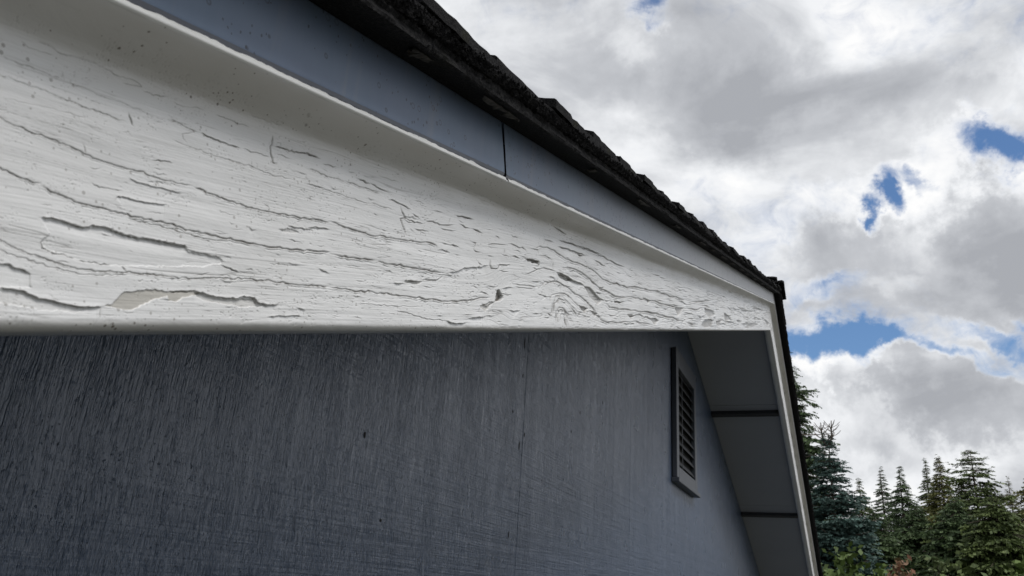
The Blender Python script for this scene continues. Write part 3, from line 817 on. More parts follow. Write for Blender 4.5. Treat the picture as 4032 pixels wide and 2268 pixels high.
# nose: drips and unevenness
nosew = np.exp(-((v - .1725) / .0022) ** 2) * (ny < .5)
h += nosew * (fbm(u * 60, v * 0 + 1, 3, 14) - .5) * .0010
yy = y + ny * h * 1.0
vv = v + nv * h * 1.0
# (ny,nv) points outwards from the board
sgnn = 1.0
Pd = W(u, yy, vv)
me = grid_mesh('rake_board', Pd.reshape(-1, 3), P.shape[0], P.shape[1])
shade_tint = np.clip((v - .135) / .02, 0, 1) * (1 - nosew) + 1.0 * np.clip((VB + .0060 - v) / .005, 0, 1)  # shade under the nose and along the bottom edge, painted as a tint
nz = fbm(u * 8, mm * 8, 3, 77)
fattr(me, 'dirt', np.clip(dirt * facew, 0, 1))
fattr(me, 'bare', np.clip(bare * facew, 0, 1))
fattr(me, 'shade_tint', np.clip(shade_tint * (.5 + .8 * nz), 0, 1))
rb = link('rake_board', me, fascia_mat, garage)
rb['label'] = 'peeling white near rake board with cracked paint and a knot'

def mirror_x(P):
    Q = P.copy()
    Q[..., 0] = 2 * XP - Q[..., 0]
    return Q
# far rake board, simpler relief
pf = fascia_profile(60)
tf = np.linspace(0, 1, 500)
P2_, u2, y2, v2, ny2, nv2 = sweep(pf, tf, U0)
n2 = fbm(u2 * 6, v2 * 120, 4, 501)
hh = (n2 - .5) * .0016 - np.clip((fbm(u2 * 9, v2 * 60, 3, 502) - .60) * 20, 0, 1) * .0018
fw2 = np.clip((v2 - VB - .0005) / .004, 0, 1) * np.clip((.1690 - v2) / .010, 0, 1)
P2d = mirror_x(W(u2, y2 + ny2 * hh * fw2, v2 + nv2 * hh * fw2))
me = grid_mesh('rake_board_far', P2d.reshape(-1, 3)[::1], P2_.shape[0], P2_.shape[1])
me.flip_normals()
fattr(me, 'dirt', np.clip((hh < -.0012) * .3 * fw2, 0, 1))
fattr(me, 'bare', np.zeros(hh.size))
fattr(me, 'shade_tint', np.clip((v2 - .135) / .02, 0, 1))  # shade of the hollow put into the colour here too
link('rake_board', me, fascia_mat, garage)

# ---- painted-over edge: ragged white paint lapping onto the hem of the flashing
def ragged_paint(u0, u1, n, seed):
    uu = np.geomspace(u0 + .4, u1 + .4, n) - .4
    rag = fbm(uu * 45, uu * 0 + 3, 4, seed)
    fr = np.clip((rag - .30) * 1.5 + .35 * (vnoise(uu * 260, uu * 0, seed + 2) - .5), .02, .95)
    z_ = np.zeros(n)
    # over the nose, then up on to the hem of the flashing
    V = np.concatenate([W(uu, z_ + A - .0272, z_ + .1711), W(uu, z_ + A - .0282, z_ + .1716), W(uu, z_ + A - .0286, z_ + .1724), W(uu, z_ + A - .0283, z_ + .1737),
                        W(uu, A - .0278 + .0004 * fr, .1748 + .0020 * fr), W(uu, A - .0262 + 0 * fr, .1752 + .0024 * fr)])
    return grid_mesh('paint_lap', V, 6, n)
def m_lap(t, b):
    b.inputs['Base Color'].default_value = (.78, .785, .77, 1)
    b.inputs['Roughness'].default_value = .4
lap_mat = mat('fresh_white_paint_edge', m_lap)

# ---- flashing: three lengths on the near rake, three on the far one
FY = A - .0262
def flashing_mesh(u0, u1, out=0., n=60):
    uu = np.linspace(u0, u1, n)
    pr = [(A + .01, .2360), (FY + .0015, .2355), (FY, .2340), (FY, .2100), (FY, .1860), (FY, .1805), (FY - .0003, .1795), (FY + .0008, .1770), (FY + .0030, .1746), (A + .01, .1746)]
    rows = []
    for (yy_, v_) in pr:
        w_ = (fbm(uu * 3.1, np.full(n, v_ * 20), 2, 7) - .5) * .0012 * (1 if v_ > .1769 else .2)
        rows.append(W(uu, np.full(n, yy_) + w_ - out, np.full(n, v_)))
    return grid_mesh('rake_flashing', np.concatenate(rows), len(pr), n, smooth=False), len(pr), n
seams = [-.95, .776, 2.93, uend(.2)]
for i in range(3):
    a_, b_ = seams[i], seams[i + 1]
    for far in (0, 1):
        gap = (.0065, .0015, 0)[i]
        me, nr_, nc_ = flashing_mesh(a_, b_ - gap, 0., 120)
        # hem faces get a darker colour of their own
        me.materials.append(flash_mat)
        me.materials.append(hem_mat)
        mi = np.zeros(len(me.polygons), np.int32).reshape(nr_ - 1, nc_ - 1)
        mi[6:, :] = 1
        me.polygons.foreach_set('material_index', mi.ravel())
        if i == 0:   # lower length bows outwards at its cut end
            c = np.empty(len(me.vertices) * 3, np.float32)
            me.vertices.foreach_get('co', c)
            c = c.reshape(-1, 3)
            uu_ = c[:, 0] * CP + (c[:, 2] - HC) * SP
            vv_ = -c[:, 0] * SP + (c[:, 2] - HC) * CP
            c[:, 1] -= .0022 * np.clip((uu_ - (b_ - .25)) / .25, 0, 1) ** 2 * np.clip((.235 - vv_) / .05, 0, 1)
            cut = np.clip((uu_ - (b_ - .02)) / .02, 0, 1) * np.clip((.236 - vv_) / .06, 0, 1) * .0060
            c[:, 0] -= cut * CP
            c[:, 2] -= cut * SP
            me.vertices.foreach_set('co', c.ravel())
        if far:
            c = np.empty(len(me.vertices) * 3, np.float32)
            me.vertices.foreach_get('co', c)
            c = c.reshape(-1, 3)
            c[:, 0] = 2 * XP - c[:, 0]
            me.vertices.foreach_set('co', c.ravel())
            me.flip_normals()
        o = link('rake_flashing', me, None, garage)
        lap = ragged_paint(max(a_, -.3), b_ - gap, 1400 if not far else 300, 30 + i)
        if far:
            c = np.empty(len(lap.vertices) * 3, np.float32)
            lap.vertices.foreach_get('co', c)
            c = c.reshape(-1, 3)
            c[:, 0] = 2 * XP - c[:, 0]
            lap.vertices.foreach_set('co', c.ravel())
            lap.flip_normals()
        link('paint_edge', lap, fascia_mat if far else lap_mat, o)

# ---- roof deck (dark mass under the shingles) and walls
YS = .268                                   # outer edge of the shingles
def droop(yl):                              # edge shaped to sag outwards, deepening the shade on the flashing
    return .0095 * np.clip(1 - np.asarray(yl, float) / .05, 0, 1) ** 2
VT0 = .2365                                 # underside of the roof covering
def slab(name, u0, u1, y0, y1, v0, v1, material, parent, far=False, end_mitre=True, kind=None):
    vs_ = []
    for vv_ in (v0, v1):
        ue = uend(vv_) if u1 is None else u1
        for uu_, yy_ in ((u0, y0), (ue, y0), (ue, y1), (u0, y1)):
            vs_.append(W(np.float64(uu_), yy_, vv_))
    V = np.array(vs_)
    fc = BOXF
    if far:
        V[:, 0] = 2 * XP - V[:, 0]
        fc = [f[::-1] for f in BOXF]
    me_ = mesh(name, V, fc)
    return link(name, me_, material, parent)
roof = link('roof', mesh('roof', np.concatenate([
    W(np.array([-1.0, uend(VT0 + .001), uend(VT0 + .001), -1.0]), np.array([YS + .050, YS + .050, DEPTH + .3, DEPTH + .3]), np.full(4, VT0 + .001)),
    W(np.array([-1.0, uend(.2500), uend(.2500), -1.0]), np.array([YS + .050, YS + .050, DEPTH + .3, DEPTH + .3]), np.full(4, .2500))]), BOXF), tar_mat, garage)
roof['label'] = 'dark shingled roof with ragged curling edge above the flashing'
V = np.array([v_.co[:] for v_ in roof.data.vertices])
V[:, 0] = 2 * XP - V[:, 0]
link('roof_deck', mesh('roof_deck', V, [f[::-1] for f in BOXF]), tar_mat, roof)
# a thick ragged old layer along the rake edge
def rough_strip(name, far, u0=-1.0):
    n = 1500 if not far else 500
    uu = np.geomspace(u0 + 1.35, uend(.24) + 1.35, n) - 1.35
    pr = [(YS + .060, VT0), (YS + .045, VT0), (YS + .030, VT0), (YS + .012, VT0 - .0004), (YS + .003, VT0 - .0002), (YS, VT0 + .0015), (YS - .0005, .241), (YS + .0005, .2445), (YS - .0004, .248), (YS + .0008, .2508), (YS + .02, .2512), (YS + .05, .2512)]
    rows = []
    for j, (yy_, v_) in enumerate(pr):
        a1 = (fbm(uu * 24, np.full(n, j * .7), 4, 301) - .5)
        a2 = (vnoise(uu * 230, np.full(n, j * 3.3), 302) - .5)
        amp = 1. if 3 < j < 10 else .15
        ue = np.minimum(uu, uend(v_))
        rows.append(W(ue, np.full(n, yy_) + amp * (a1 * .005 + a2 * .0020), np.full(n, v_) - droop(yy_ - YS) + amp * (a1 * .003 + a2 * .0013)))
    V_ = np.concatenate(rows)
    me_ = grid_mesh(name, mirror_x(V_) if far else V_, len(pr), n, smooth=False)
    if far:
        me_.flip_normals()
    return link(name, me_, shingle_mat, roof)
rough_strip('old_shingle_layer', False)
rough_strip('old_shingle_layer', True)

# shingles: tapered slabs, each course laid over the one below
EXPO, TH = .157, .0098
def shingle_mesh(seed, edge=True):
    r = np.random.RandomState(seed)
    L, Wd_ = .33, .95
    nu, nw = 26, 6
    # edge outline, ragged at the rake end and at the butt
    us_ = np.linspace(0, L, nu)
    ys_ = np.concatenate([[0, .002, .012, .025, .05], [Wd_ * .5, Wd_]])
    top = []
    bot = []
    for i, uu_ in enumerate(us_):
        rg = (r.rand() - .5) * .0022 + (vnoise(np.array([uu_ * 30]), np.array([seed * 3.1]), 5)[0] - .5) * .005
        for j, yy_ in enumerate(ys_):
            e = rg if j < 2 else 0
            bu = (r.rand() - .5) * .0015 if i == 0 else 0
            lift = 2.2 * TH * (1 - uu_ / L) - float(droop(yy_))
            curl = (.0022 * math.exp(-uu_ / .03) * (1 if j < 3 else .3)) * r.rand()
            top.append((uu_ + bu, yy_ + e, lift + TH + curl + (r.rand() - .5) * (.0010 if j < 4 else 0)))
            bot.append((uu_ + bu, yy_ + e * .8 + .0006, lift + curl))
    n = len(top)
    V_ = np.array(top + bot)
    F_ = []
    c = len(ys_)
    for i in range(nu - 1):
        for j in range(c - 1):
            q = [i * c + j, (i + 1) * c + j, (i + 1) * c + j + 1, i * c + j + 1]
            F_.append(q)
            F_.append([n + k_ for k_ in q[::-1]])
        F_.append([i * c, n + i * c, n + (i + 1) * c, (i + 1) * c])
        F_.append([i * c + c - 1, (i + 1) * c + c - 1, n + (i + 1) * c + c - 1, n + i * c + c - 1])
    for j in range(c - 1):
        F_.append([j, j + 1, n + j + 1, n + j])
        a_ = (nu - 1) * c + j
        F_.append([a_ + 1, a_, n + a_, n + a_ + 1])
    # local frame: x along rake, y inwards, z square to the rake
    me_ = mesh('shingle', V_, F_)
    me_.materials.append(shingle_mat)
    return me_
shm = [shingle_mesh(s) for s in range(7)]
ncourse = int((uend(.25) + 1.0) / EXPO)
u_first = uend(.25) - .05 - ncourse * EXPO
rr = random.Random(4)
for far in (0, 1):
    for i in range(ncourse + 1):
        u_ = u_first + i * EXPO
        if i == ncourse:
            continue
        for k in range(2):
            o = bpy.data.objects.new('shingle', shm[rr.randrange(7)])
            col.objects.link(o)
            o.parent = roof
            yb = YS + rr.uniform(-.007, .005) + k * .953
            vb = .2503 + rr.uniform(0, .0008)
            p0 = W(np.float64(u_), yb, vb)
            ux = Vector((CP, 0, SP)); uy = Vector((0, 1, 0)); uz = Vector((-SP, 0, CP))
            if far:
                p0[0] = 2 * XP - p0[0]
                ux = Vector((-CP, 0, SP)); uz = Vector((SP, 0, CP))
            m4 = Matrix(((ux.x, uy.x, uz.x, p0[0]), (ux.y, uy.y, uz.y, p0[1]), (ux.z, uy.z, uz.z, p0[2]), (0, 0, 0, 1)))
            o.matrix_world = m4
# the rest of the covering, beyond the edge shingles, out of sight from the ground
for far in (0, 1):
    rows = []
    nn = ncourse
    V_, F_ = [], []
    for i in range(nn):
        u_ = u_first + i * EXPO
        b = len(V_)
        for (uu_, v_) in ((u_, .2503 + 2.2 * TH), (u_, .2503 + 3.2 * TH), (u_ + EXPO, .2503 + 2.2 * TH)):
            for y_ in (YS + 1.9, DEPTH + .3):
                V_.append(W(np.float64(min(uu_, uend(.26))), y_, v_))
        F_ += [(b, b + 1, b + 3, b + 2), (b + 2, b + 3, b + 5, b + 4)]
    V_ = np.array(V_)
    if far:
        V_[:, 0] = 2 * XP - V_[:, 0]
    o = link('shingle_field', mesh('shingle_field', V_, F_), shingle_mat, roof)
    o['kind'] = 'stuff'

# ridge cap shingles, folded over the ridge
def cap_mesh(seed):
    r = random.Random(seed)
    prof_ = []
    hw, th = .15, .010
    up = []
    for s_, q in ((-1, 1.), (-1, .5), (-1, .08), (1, .08), (1, .5), (1, 1.)):
        up.append((s_ * hw * q, -hw * q * math.tan(PITCH) + (.004 if q < .1 else 0)))
    V_, F_ = [], []
    L = .30
    for yy_, lf in ((0, .012), (L, 0)):
        for (x_, z_) in up:
            V_.append((x_, yy_ + r.uniform(-.002, .002), z_ + lf + th))
        for (x_, z_) in up:
            V_.append((x_, yy_ + r.uniform(-.002, .002), z_ + lf))
    n = len(up)
    for i in range(n - 1):
        F_.append((i, i + 1, 2 * n + i + 1, 2 * n + i))
        F_.append((n + i + 1, n + i, 3 * n + i, 3 * n + i + 1))
        F_.append((i, n + i, n + i + 1, i + 1))
        F_.append((2 * n + i, 2 * n + i + 1, 3 * n + i + 1, 3 * n + i))
    F_.append((0, 2 * n, 3 * n, n))
    F_.append((n - 1, 2 * n - 1, 4 * n - 1, 3 * n - 1))
    me_ = mesh('ridge_cap', V_, F_)
    me_.materials.append(shingle_mat)
    return me_
cm = [cap_mesh(s) for s in range(3)]
ztop = W(uend(.2503 + 3.2 * TH), 0, .2503 + 3.2 * TH)[2]
for i in range(12):
    o = bpy.data.objects.new('ridge_cap', cm[i % 3])
    col.objects.link(o)
    o.parent = roof
    o.location = (XP, YS - .026 + i * .14, ztop - .002)
    if i == 0:
        o.scale = (1, 1, 1.0)
# torn felt and splinters hanging under the edge
rf = random.Random(12)
feltspots = [(.53, .03), (.66, .09), (1.02, .02), (1.28, .08), (1.62, .06), (1.95, .08), (2.15, .06), (2.35, .12), (2.6, .08), (2.85, .14), (3.1, .1), (3.4, .15), (3.75, .12), (4.1, .15)]
for (u_, L) in feltspots:
    n = 14
    V_, F_ = [], []
    y0_ = YS + rf.uniform(.004, .012)
    for i in range(n):
        q = i / (n - 1)
        wdt = (.010 * math.sin(q * math.pi) ** .6) * rf.uniform(.5, 1.4) + .001
        drop = rf.uniform(0, .0035)
        V_.append(W(np.float64(u_ + L * q), y0_, VT0 - .0022 - .001 * rf.random() - float(droop(y0_ - YS))))
        V_.append(W(np.float64(u_ + L * q + rf.uniform(-.003, .003)), y0_ + wdt, VT0 - .0022 - drop - float(droop(y0_ + wdt - YS))))
    for i in range(n - 1):
        F_.append((2 * i, 2 * i + 1, 2 * i + 3, 2 * i + 2))
    me_ = mesh('felt_scrap', V_, F_)
    o = link('felt_scrap', me_, felt_mat, roof)
    s_ = o.modifiers.new('thick', 'SOLIDIFY')
    s_.thickness = .0009
# loose granules and moss crumbs along the rake edge
def crumbs(far, n=9000):
    r = np.random.RandomState(77 + far)
    q = r.rand(n)
    uu = np.exp(np.log(1.35 + .2) + q * (np.log(uend(.25) + 1.35) - np.log(1.55))) - 1.35
    uu = np.minimum(uu, uend(.25) - .01)
    row = r.choice(4, n, p=[.4, .35, .2, .05])
    vv_ = np.array([.2508, .2560, .2620, .2660])[row] + np.clip(r.randn(n), -1.5, 1.5) * .0013
    yy_ = YS + np.array([-.002, -.0015, .000, .008])[row] + r.randn(n) * .0022
    sz = r.uniform(.0005, .0015, n) * (1 + .25 * np.clip(uu, 0, 3))
    C0 = W(uu, yy_, vv_ - droop(yy_ - YS))
    if far:
        C0 = mirror_x(C0)
    tet = np.array([(1, 1, 1), (1, -1, -1), (-1, 1, -1), (-1, -1, 1)], float)
    V_ = C0[:, None, :] + (tet[None] * r.uniform(.5, 1.3, (n, 4, 3))) * sz[:, None, None]
    b = np.arange(n)[:, None] * 4
    F_ = np.concatenate([b + np.array(f) for f in ((0, 1, 2), (0, 3, 1), (0, 2, 3), (1, 3, 2))])
    me_ = quads_mesh('roof_grit', V_.reshape(-1, 3), F_)
    o = link('roof_grit', me_, shingle_mat, roof)
    o['kind'] = 'stuff'
crumbs(0, 16000)
crumbs(1, 4000)

# ---- soffits, lookouts
VSO = .040
for far in (0, 1):
    edges = [-.9, .55, 2.15, 3.75, None] if not far else [-.9, .95, 2.5, 4.05, None]
    for a_, b_ in zip(edges[:-1], edges[1:]):
        o = slab('soffit_panel', a_ + .002, (b_ - .002) if b_ is not None else None, A + .040, WY - .001, VSO, VSO + .010, soffit_mat, garage, far)
def lookout(xd, far):
    # distance xd down from the ridge, measured level
    uu_ = (XP - xd + .02 * SP) / CP
    s_ = slab('lookout', uu_ - .021, uu_ + .021, A + .0395, WY - .0005, .014, VSO + .002, dark_mat, garage, far)
    bevel(s_, .002)
for xd in (.90, 2.43, 3.96):
    lookout(xd, True)

# ---- gable wall: siding panels butted edge to edge
def gable_z(x):
    return HC + (VSO + .008) / CP + (XP - abs(XP - x)) * math.tan(PITCH)
edges = [XW0, 2.065, 3.285, 5.725, 8.165, XW1]
for a_, b_ in zip(edges[:-1], edges[1:]):
    g = .0007
    xs = [a_ + g, b_ - g]
    if a_ < XP < b_:
        xs = [a_ + g, XP, b_ - g]
    V_, F_ = [], []
    for yy_ in (WY, WY + .012):
        for x_ in xs:
            V_.append((x_, yy_, .10))
        for x_ in xs[::-1]:
            V_.append((x_, yy_, gable_z(x_)))
    n = len(xs) * 2
    F_.append(list(range(n)))
    F_.append(list(range(2 * n - 1, n - 1, -1)))
    for i in range(n):
        j = (i + 1) % n
        F_.append((i, n + i, n + j, j))
    o = link('siding_panel', mesh('siding_panel', V_, F_), wall_mat, garage)
    bevel(o, .0015, 2)
# dark sheathing behind the joints, side and back walls, plinth
link('sheathing', mesh('sheathing', [(XW0 + .02, WY + .014, .10), (XP, WY + .014, .10), (XW1 - .02, WY + .014, .10), (XW1 - .02, WY + .014, gable_z(XW1)), (XP, WY + .014, gable_z(XP)), (XW0 + .02, WY + .014, gable_z(XW0))], [(0, 1, 4, 5), (1, 2, 3, 4)]), tar_mat, garage)
zs = gable_z(XW0)
for x0_, x1_ in ((XW0, XW0 + .1), (XW1 - .1, XW1)):
    link('side_wall', mesh('side_wall', box_v(x0_, x1_, WY + .016, DEPTH, .1, zs - .02), BOXF), wall_mat, garage)
link('back_wall', mesh('back_wall', box_v(XW0 + .102, XW1 - .102, DEPTH - .1, DEPTH, .1, zs - .02), BOXF), wall_mat, garage)
link('plinth', mesh('plinth', box_v(XW0 + .02, XW1 - .02, WY + .02, DEPTH - .02, -.1, .099), BOXF), mat('concrete', lambda t, b: t.put(b.inputs['Base Color'], t.mix(t.noise(t.new('ShaderNodeTexCoord').outputs['Object'], 8, 5), (.28, .27, .25), (.36, .35, .33)))), garage)
# small splits and nail holes in the siding
for (X_, Z_, hgt) in ((2067, 1352, .030), (2060, 1480, .012), (2066, 1712, .012), (2045, 1755, .022), (2003, 2105, .016), (1437, 1712, .012), (2020, 1620, .008), (2285, 1625, .012), (2373, 1585, .015), (1500, 2050, .006), (2250, 1700, .01)):
    d = MW.T @ np.array([X_ - 2016., -(Z_ - 1134.), -3182.557])
    d = d * (WY - .0006) / d[1]
    cx_, cz_ = d[0], d[2] + HC
    V_ = [(cx_ + .0035 * math.sin(q) * (1 + .3 * math.sin(3 * q)), WY - .0006, cz_ + hgt / 2 * math.cos(q)) for q in np.linspace(0, 2 * math.pi, 11)[:-1]]
    V_ += [(x_, WY + .001, z_) for (x_, _, z_) in V_]
    F_ = [list(range(10)), list(range(19, 9, -1))] + [(i, (i + 1) % 10, 10 + (i + 1) % 10, 10 + i) for i in range(10)]
    link('split', mesh('split', V_, F_), tar_mat, garage)

# ---- gable vent
def m_ventmat(t, b):
    ob = t.new('ShaderNodeTexCoord').outputs['Object']
    t.put(b.inputs['Base Color'], t.mix(t.noise(ob, 15, 4), (.05, .057, .07), (.07, .077, .092)))
    b.inputs['Roughness'].default_value = .42
vent_mat = mat('slate_vent_paint', m_ventmat)
vx0, vx1, vz0, vz1 = 4.15, 4.76, HC + .615, HC + 1.30
FT = .030                                   # stands proud of the siding
fw = .060
vent = link('gable_vent', mesh('gable_vent', box_v(vx0 + .003, vx1 - .003, WY - .004, WY - .001, vz0 + .003, vz1 - .003), BOXF), tar_mat, garage)
for nm, bx in (('frame_side', (vx0, vx0 + fw, vz0, vz1)), ('frame_side', (vx1 - fw, vx1, vz0, vz1)), ('frame_head', (vx0 + fw + .001, vx1 - fw - .001, vz1 - fw * 1.6, vz1)), ('frame_foot', (vx0 + fw + .001, vx1 - fw - .001, vz0, vz0 + fw))):
    o = link(nm, mesh(nm, box_v(bx[0], bx[1], WY - FT, WY - .0045, bx[2], bx[3]), BOXF), vent_mat, vent)
    bevel(o, .003)
o = link('sill', mesh('sill', box_v(vx0 - .01, vx1 + .03, WY - FT - .012, WY - .001, vz0 - .024, vz0 - .002), BOXF), vent_mat, vent)
bevel(o, .003)
nsl = 10
for i in range(nsl):
    zc = vz0 + fw + (i + .5) * (vz1 - vz0 - fw * 2.6) / nsl
    V_ = []
    for (yy_, zz_) in ((WY - FT + .004, -.013), (WY - FT + .005, -.0095), (WY - .006, .022), (WY - .008, .017)):
        V_.append((vx0 + fw, yy_, zc + zz_))
        V_.append((vx1 - fw, yy_, zc + zz_))
    F_ = [(0, 1, 3, 2), (2, 3, 5, 4), (4, 5, 7, 6), (6, 7, 1, 0), (0, 2, 4, 6), (1, 7, 5, 3)]
    link('louver_slat', mesh('louver_slat', V_, F_), dark_mat, vent)
for x_ in (vx0 + .16,):
    link('screen_bar', mesh('screen_bar', box_v(x_, x_ + .006, WY - FT + .001, WY - FT + .003, vz0 + fw, vz1 - fw * 1.6), BOXF), vent_mat, vent)

# ------------------------------------------------------------------ ground
def m_ground(t, b):
    ob = t.new('ShaderNodeTexCoord').outputs['Object']
    n = t.noise(ob, .8, 8, .65)
    n2 = t.noise(ob, 30, 5, .7)
    t.put(b.inputs['Base Color'], t.mix(t.range(t.math('ADD', n, t.math('MULTIPLY', n2, .4)), .5, .95), (.060, .062, .042), (.11, .105, .085)))
    b.inputs['Roughness'].default_value = .95
    t.put(b.inputs['Normal'], t.bump(n2, .8, .05))
gn = 60
gxs = np.concatenate([-np.geomspace(2500, 2, gn // 2), np.geomspace(2, 2500, gn // 2)])
GXX, GYY = np.meshgrid(gxs, gxs)
gz = (fbm(GXX / 35 + 50, GYY / 35 + 50, 3, 9) - .5) * 1.6 * np.clip((np.hypot(GXX - 4, GYY - 4) - 16) / 30, 0, 1)
me = grid_mesh('ground', np.stack([GXX, GYY, gz - .0], -1).reshape(-1, 3), gn, gn)
g_ = link('ground', me, mat('lawn', m_ground))
g_['kind'] = 'structure'

# ------------------------------------------------------------------ trees
def leaf_mat(name, c0, c1, rough=.6):
    def f(t, b):
        ob = t.new('ShaderNodeTexCoord').outputs['Object']
        at = t.new('ShaderNodeAttribute', attribute_name='tone').outputs['Fac']
        n = t.noise(ob, 1.3, 3)
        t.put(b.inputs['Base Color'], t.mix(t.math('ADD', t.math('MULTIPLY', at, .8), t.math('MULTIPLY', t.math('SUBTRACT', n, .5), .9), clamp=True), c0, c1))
        b.inputs['Roughness'].default_value = rough
        b.inputs['Specular IOR Level'].default_value = .3
    return mat(name, f)
def m_bark(t, b):
    ob = t.new('ShaderNodeTexCoord').outputs['Object']
    t.put(b.inputs['Base Color'], t.mix(t.noise(t.map(ob, scale=(1, 1, .2)), 14, 5), (.06, .045, .035), (.13, .105, .085)))
    b.inputs['Roughness'].default_value = .9
bark = mat('bark', m_bark)
def tube(pts, radii, n=6):
    V_, F_ = [], []
    for (p_, r_) in zip(pts, radii):
        for k in range(n):
            q = 2 * math.pi * k / n
            V_.append((p_[0] + r_ * math.cos(q), p_[1] + r_ * math.sin(q), p_[2]))
    for i in range(len(pts) - 1):
        for k in range(n):
            F_.append((i * n + k, i * n + (k + 1) % n, (i + 1) * n + (k + 1) % n, (i + 1) * n + k))
    F_.append(tuple(range((len(pts) - 1) * n, len(pts) * n)))
    return V_, F_
def conifer(name, label, base, H, R, seed, m, group, nwh=59, per=9, droop=.35, upt=.15, twig=.5, leaders=1, bare_top=.0, low=.06, pw=.95, dens=1., size=1., asym=0., tint=0.):
    """trunk, limbs and a crown of needle sprays"""
    r = np.random.RandomState(seed)
    root = bpy.data.objects.new(name, None)
    col.objects.link(root)
    root.location = base
    root['label'] = label
    root['category'] = 'tree'
    if group:
        root['group'] = group
    pts = [(0, 0, -.3)]
    k_ = 10
    for i in range(1, k_ + 1):
        q = i / k_
        pts.append((math.sin(q * 3 + seed) * .05 * H * .1, math.cos(q * 2 + seed) * .05 * H * .1, H * q * .985))
    V_, F_ = tube(pts, [H * .018 * (1 - .93 * i / k_) for i in range(k_ + 1)])
    if leaders > 1:
        for s_ in (-.13, .13):
            tv, tf_ = tube([(0, 0, H * .93), (s_ * .8, s_ * .9, H * .96), (s_, s_ * 1.1, H * 1.03)], [.035, .028, .012], 5)
            b_ = len(V_)
            V_ += tv
            F_ += [tuple(b_ + q for q in f_) for f_ in tf_]
            for zz_ in (.965, .985, 1.0):
                for a_ in range(5):
                    an = a_ * 1.257 + zz_ * 40
                    tv, tf_ = tube([(s_, s_, H * zz_), (s_ + .16 * math.cos(an), s_ + .16 * math.sin(an), H * zz_ + .1), (s_ + .24 * math.cos(an), s_ + .24 * math.sin(an), H * zz_ + .19)], [.014, .012, .006], 4)
                    b_ = len(V_)
                    V_ += tv
                    F_ += [tuple(b_ + q for q in f_) for f_ in tf_]
    C_, Dn, Up, S_, T_ = [], [], [], [], []
    for wi in range(nwh):
        q = low + (1 - low) * (1 - (1 - (wi + r.rand() * .6) / (nwh + .6)) ** 1.25)
        if q > 1 - bare_top:
            continue
        z = H * q
        rad = R * (1 - q) ** pw * (.70 + .5 * r.rand()) + .012 * R
        nb = max(5, int(per * (.7 + .9 * (1 - q))))
        a0 = r.rand() * 6.28
        for b_i in range(nb):
            an = a0 + 6.283 * b_i / nb + r.randn() * .25
            L = rad * (.50 + .75 * r.rand() ** 1.2) * (1 + asym * math.cos(an + 1.9))
            dr_ = droop * (.5 + 1. * r.rand())
            dz_ = r.randn() * .012 * H
            ns = max(3, int(L / (.16 * size) * dens))
            for si in range(ns):
                t_ = (si + .4 + .5 * r.rand()) / ns
                rr_ = L * (.10 + .9 * t_)
                zz_ = z - dr_ * L * t_ ** 1.4 + upt * L * t_ ** 3
                cen = np.array([rr_ * math.cos(an), rr_ * math.sin(an), zz_ + dz_])
                lat = np.array([-math.sin(an), math.cos(an), 0])
                outd = np.array([math.cos(an), math.sin(an), -dr_])
                ww = (.35 + .65 * math.sin(min(1, t_ * 1.05) * math.pi) ** .7) * twig * ((L + .05) ** .6) * .78
                if q > .9:
                    ww *= .75
                for s_ in (-1, 1, 0):
                    d_ = outd * .62 + lat * s_ * (.8 + .3 * r.rand()) + np.array([0, 0, -.25 * r.rand() + upt * .3])
                    d_ /= np.linalg.norm(d_)
                    ln = ww * (.7 + .6 * r.rand()) * (1 if s_ else .7)
                    C_.append(cen)
                    Dn.append(d_ * ln)
                    sd_ = np.cross(d_, [0, 0, 1]) + r.randn(3) * .45
                    Up.append(sd_ / (np.linalg.norm(sd_) + 1e-6))
                    T_.append(np.clip(.15 + .6 * t_ * r.rand() + .35 * t_ + r.randn() * .1 + tint, 0, 1))  # tone climbs towards the tips; the shaded crown interior is painted darker
            # the limb itself
            if wi % 2 == 0 or L > 1:
                b_ = len(V_)
                for tt_, th_ in ((0, .012), (.5, .008), (.95, .003)):
                    pz = z - dr_ * L * tt_ ** 1.4 + upt * L * tt_ ** 3
                    c_ = (L * tt_ * math.cos(an), L * tt_ * math.sin(an), pz)
                    th_ = th_ * (1 + L)
                    V_ += [(c_[0], c_[1], c_[2] + th_), (c_[0] - math.sin(an) * th_, c_[1] + math.cos(an) * th_, c_[2] - th_), (c_[0] + math.sin(an) * th_, c_[1] - math.cos(an) * th_, c_[2] - th_)]
                for j in range(2):
                    for k in range(3):
                        F_.append((b_ + j * 3 + k, b_ + j * 3 + (k + 1) % 3, b_ + j * 3 + 3 + (k + 1) % 3, b_ + j * 3 + 3 + k))
    link('trunk', mesh('trunk', V_, F_), bark, root)
    C_ = np.array(C_); Dn = np.array(Dn); Up = np.array(Up); T_ = np.array(T_)
    n = len(C_)
    # each spray: a feathered blade of three kinked slivers
    out_v, out_f, out_t = [], [], []
    base_i = 0
    for k in range(8):
        s0 = .02 + .125 * k
        sgn_ = 1 if k % 2 == 0 else -1
        root_ = C_ + Dn * s0
        ang = .55 + .15 * r.randn(n)
        ln_ = np.linalg.norm(Dn, axis=1)
        tip = root_ + Dn * .34 * (1.1 - .1 * k) + Up * (sgn_ * ang * ln_ * .40 * (1.1 - .12 * k))[:, None] + np.stack([0 * ln_, 0 * ln_, -.10 * ln_ * r.rand(n)], -1)
        wdt = (ln_ * .068)[:, None] * (.7 + .6 * r.rand(n))[:, None]
        side = np.cross(tip - root_, Up + r.randn(n, 3) * .8)
        side /= np.linalg.norm(side, axis=1)[:, None] + 1e-9
        midp = root_ * .5 + tip * .5
        V4 = np.stack([root_, midp + side * wdt, tip, midp - side * wdt], 1)
        out_v.append(V4.reshape(-1, 3))
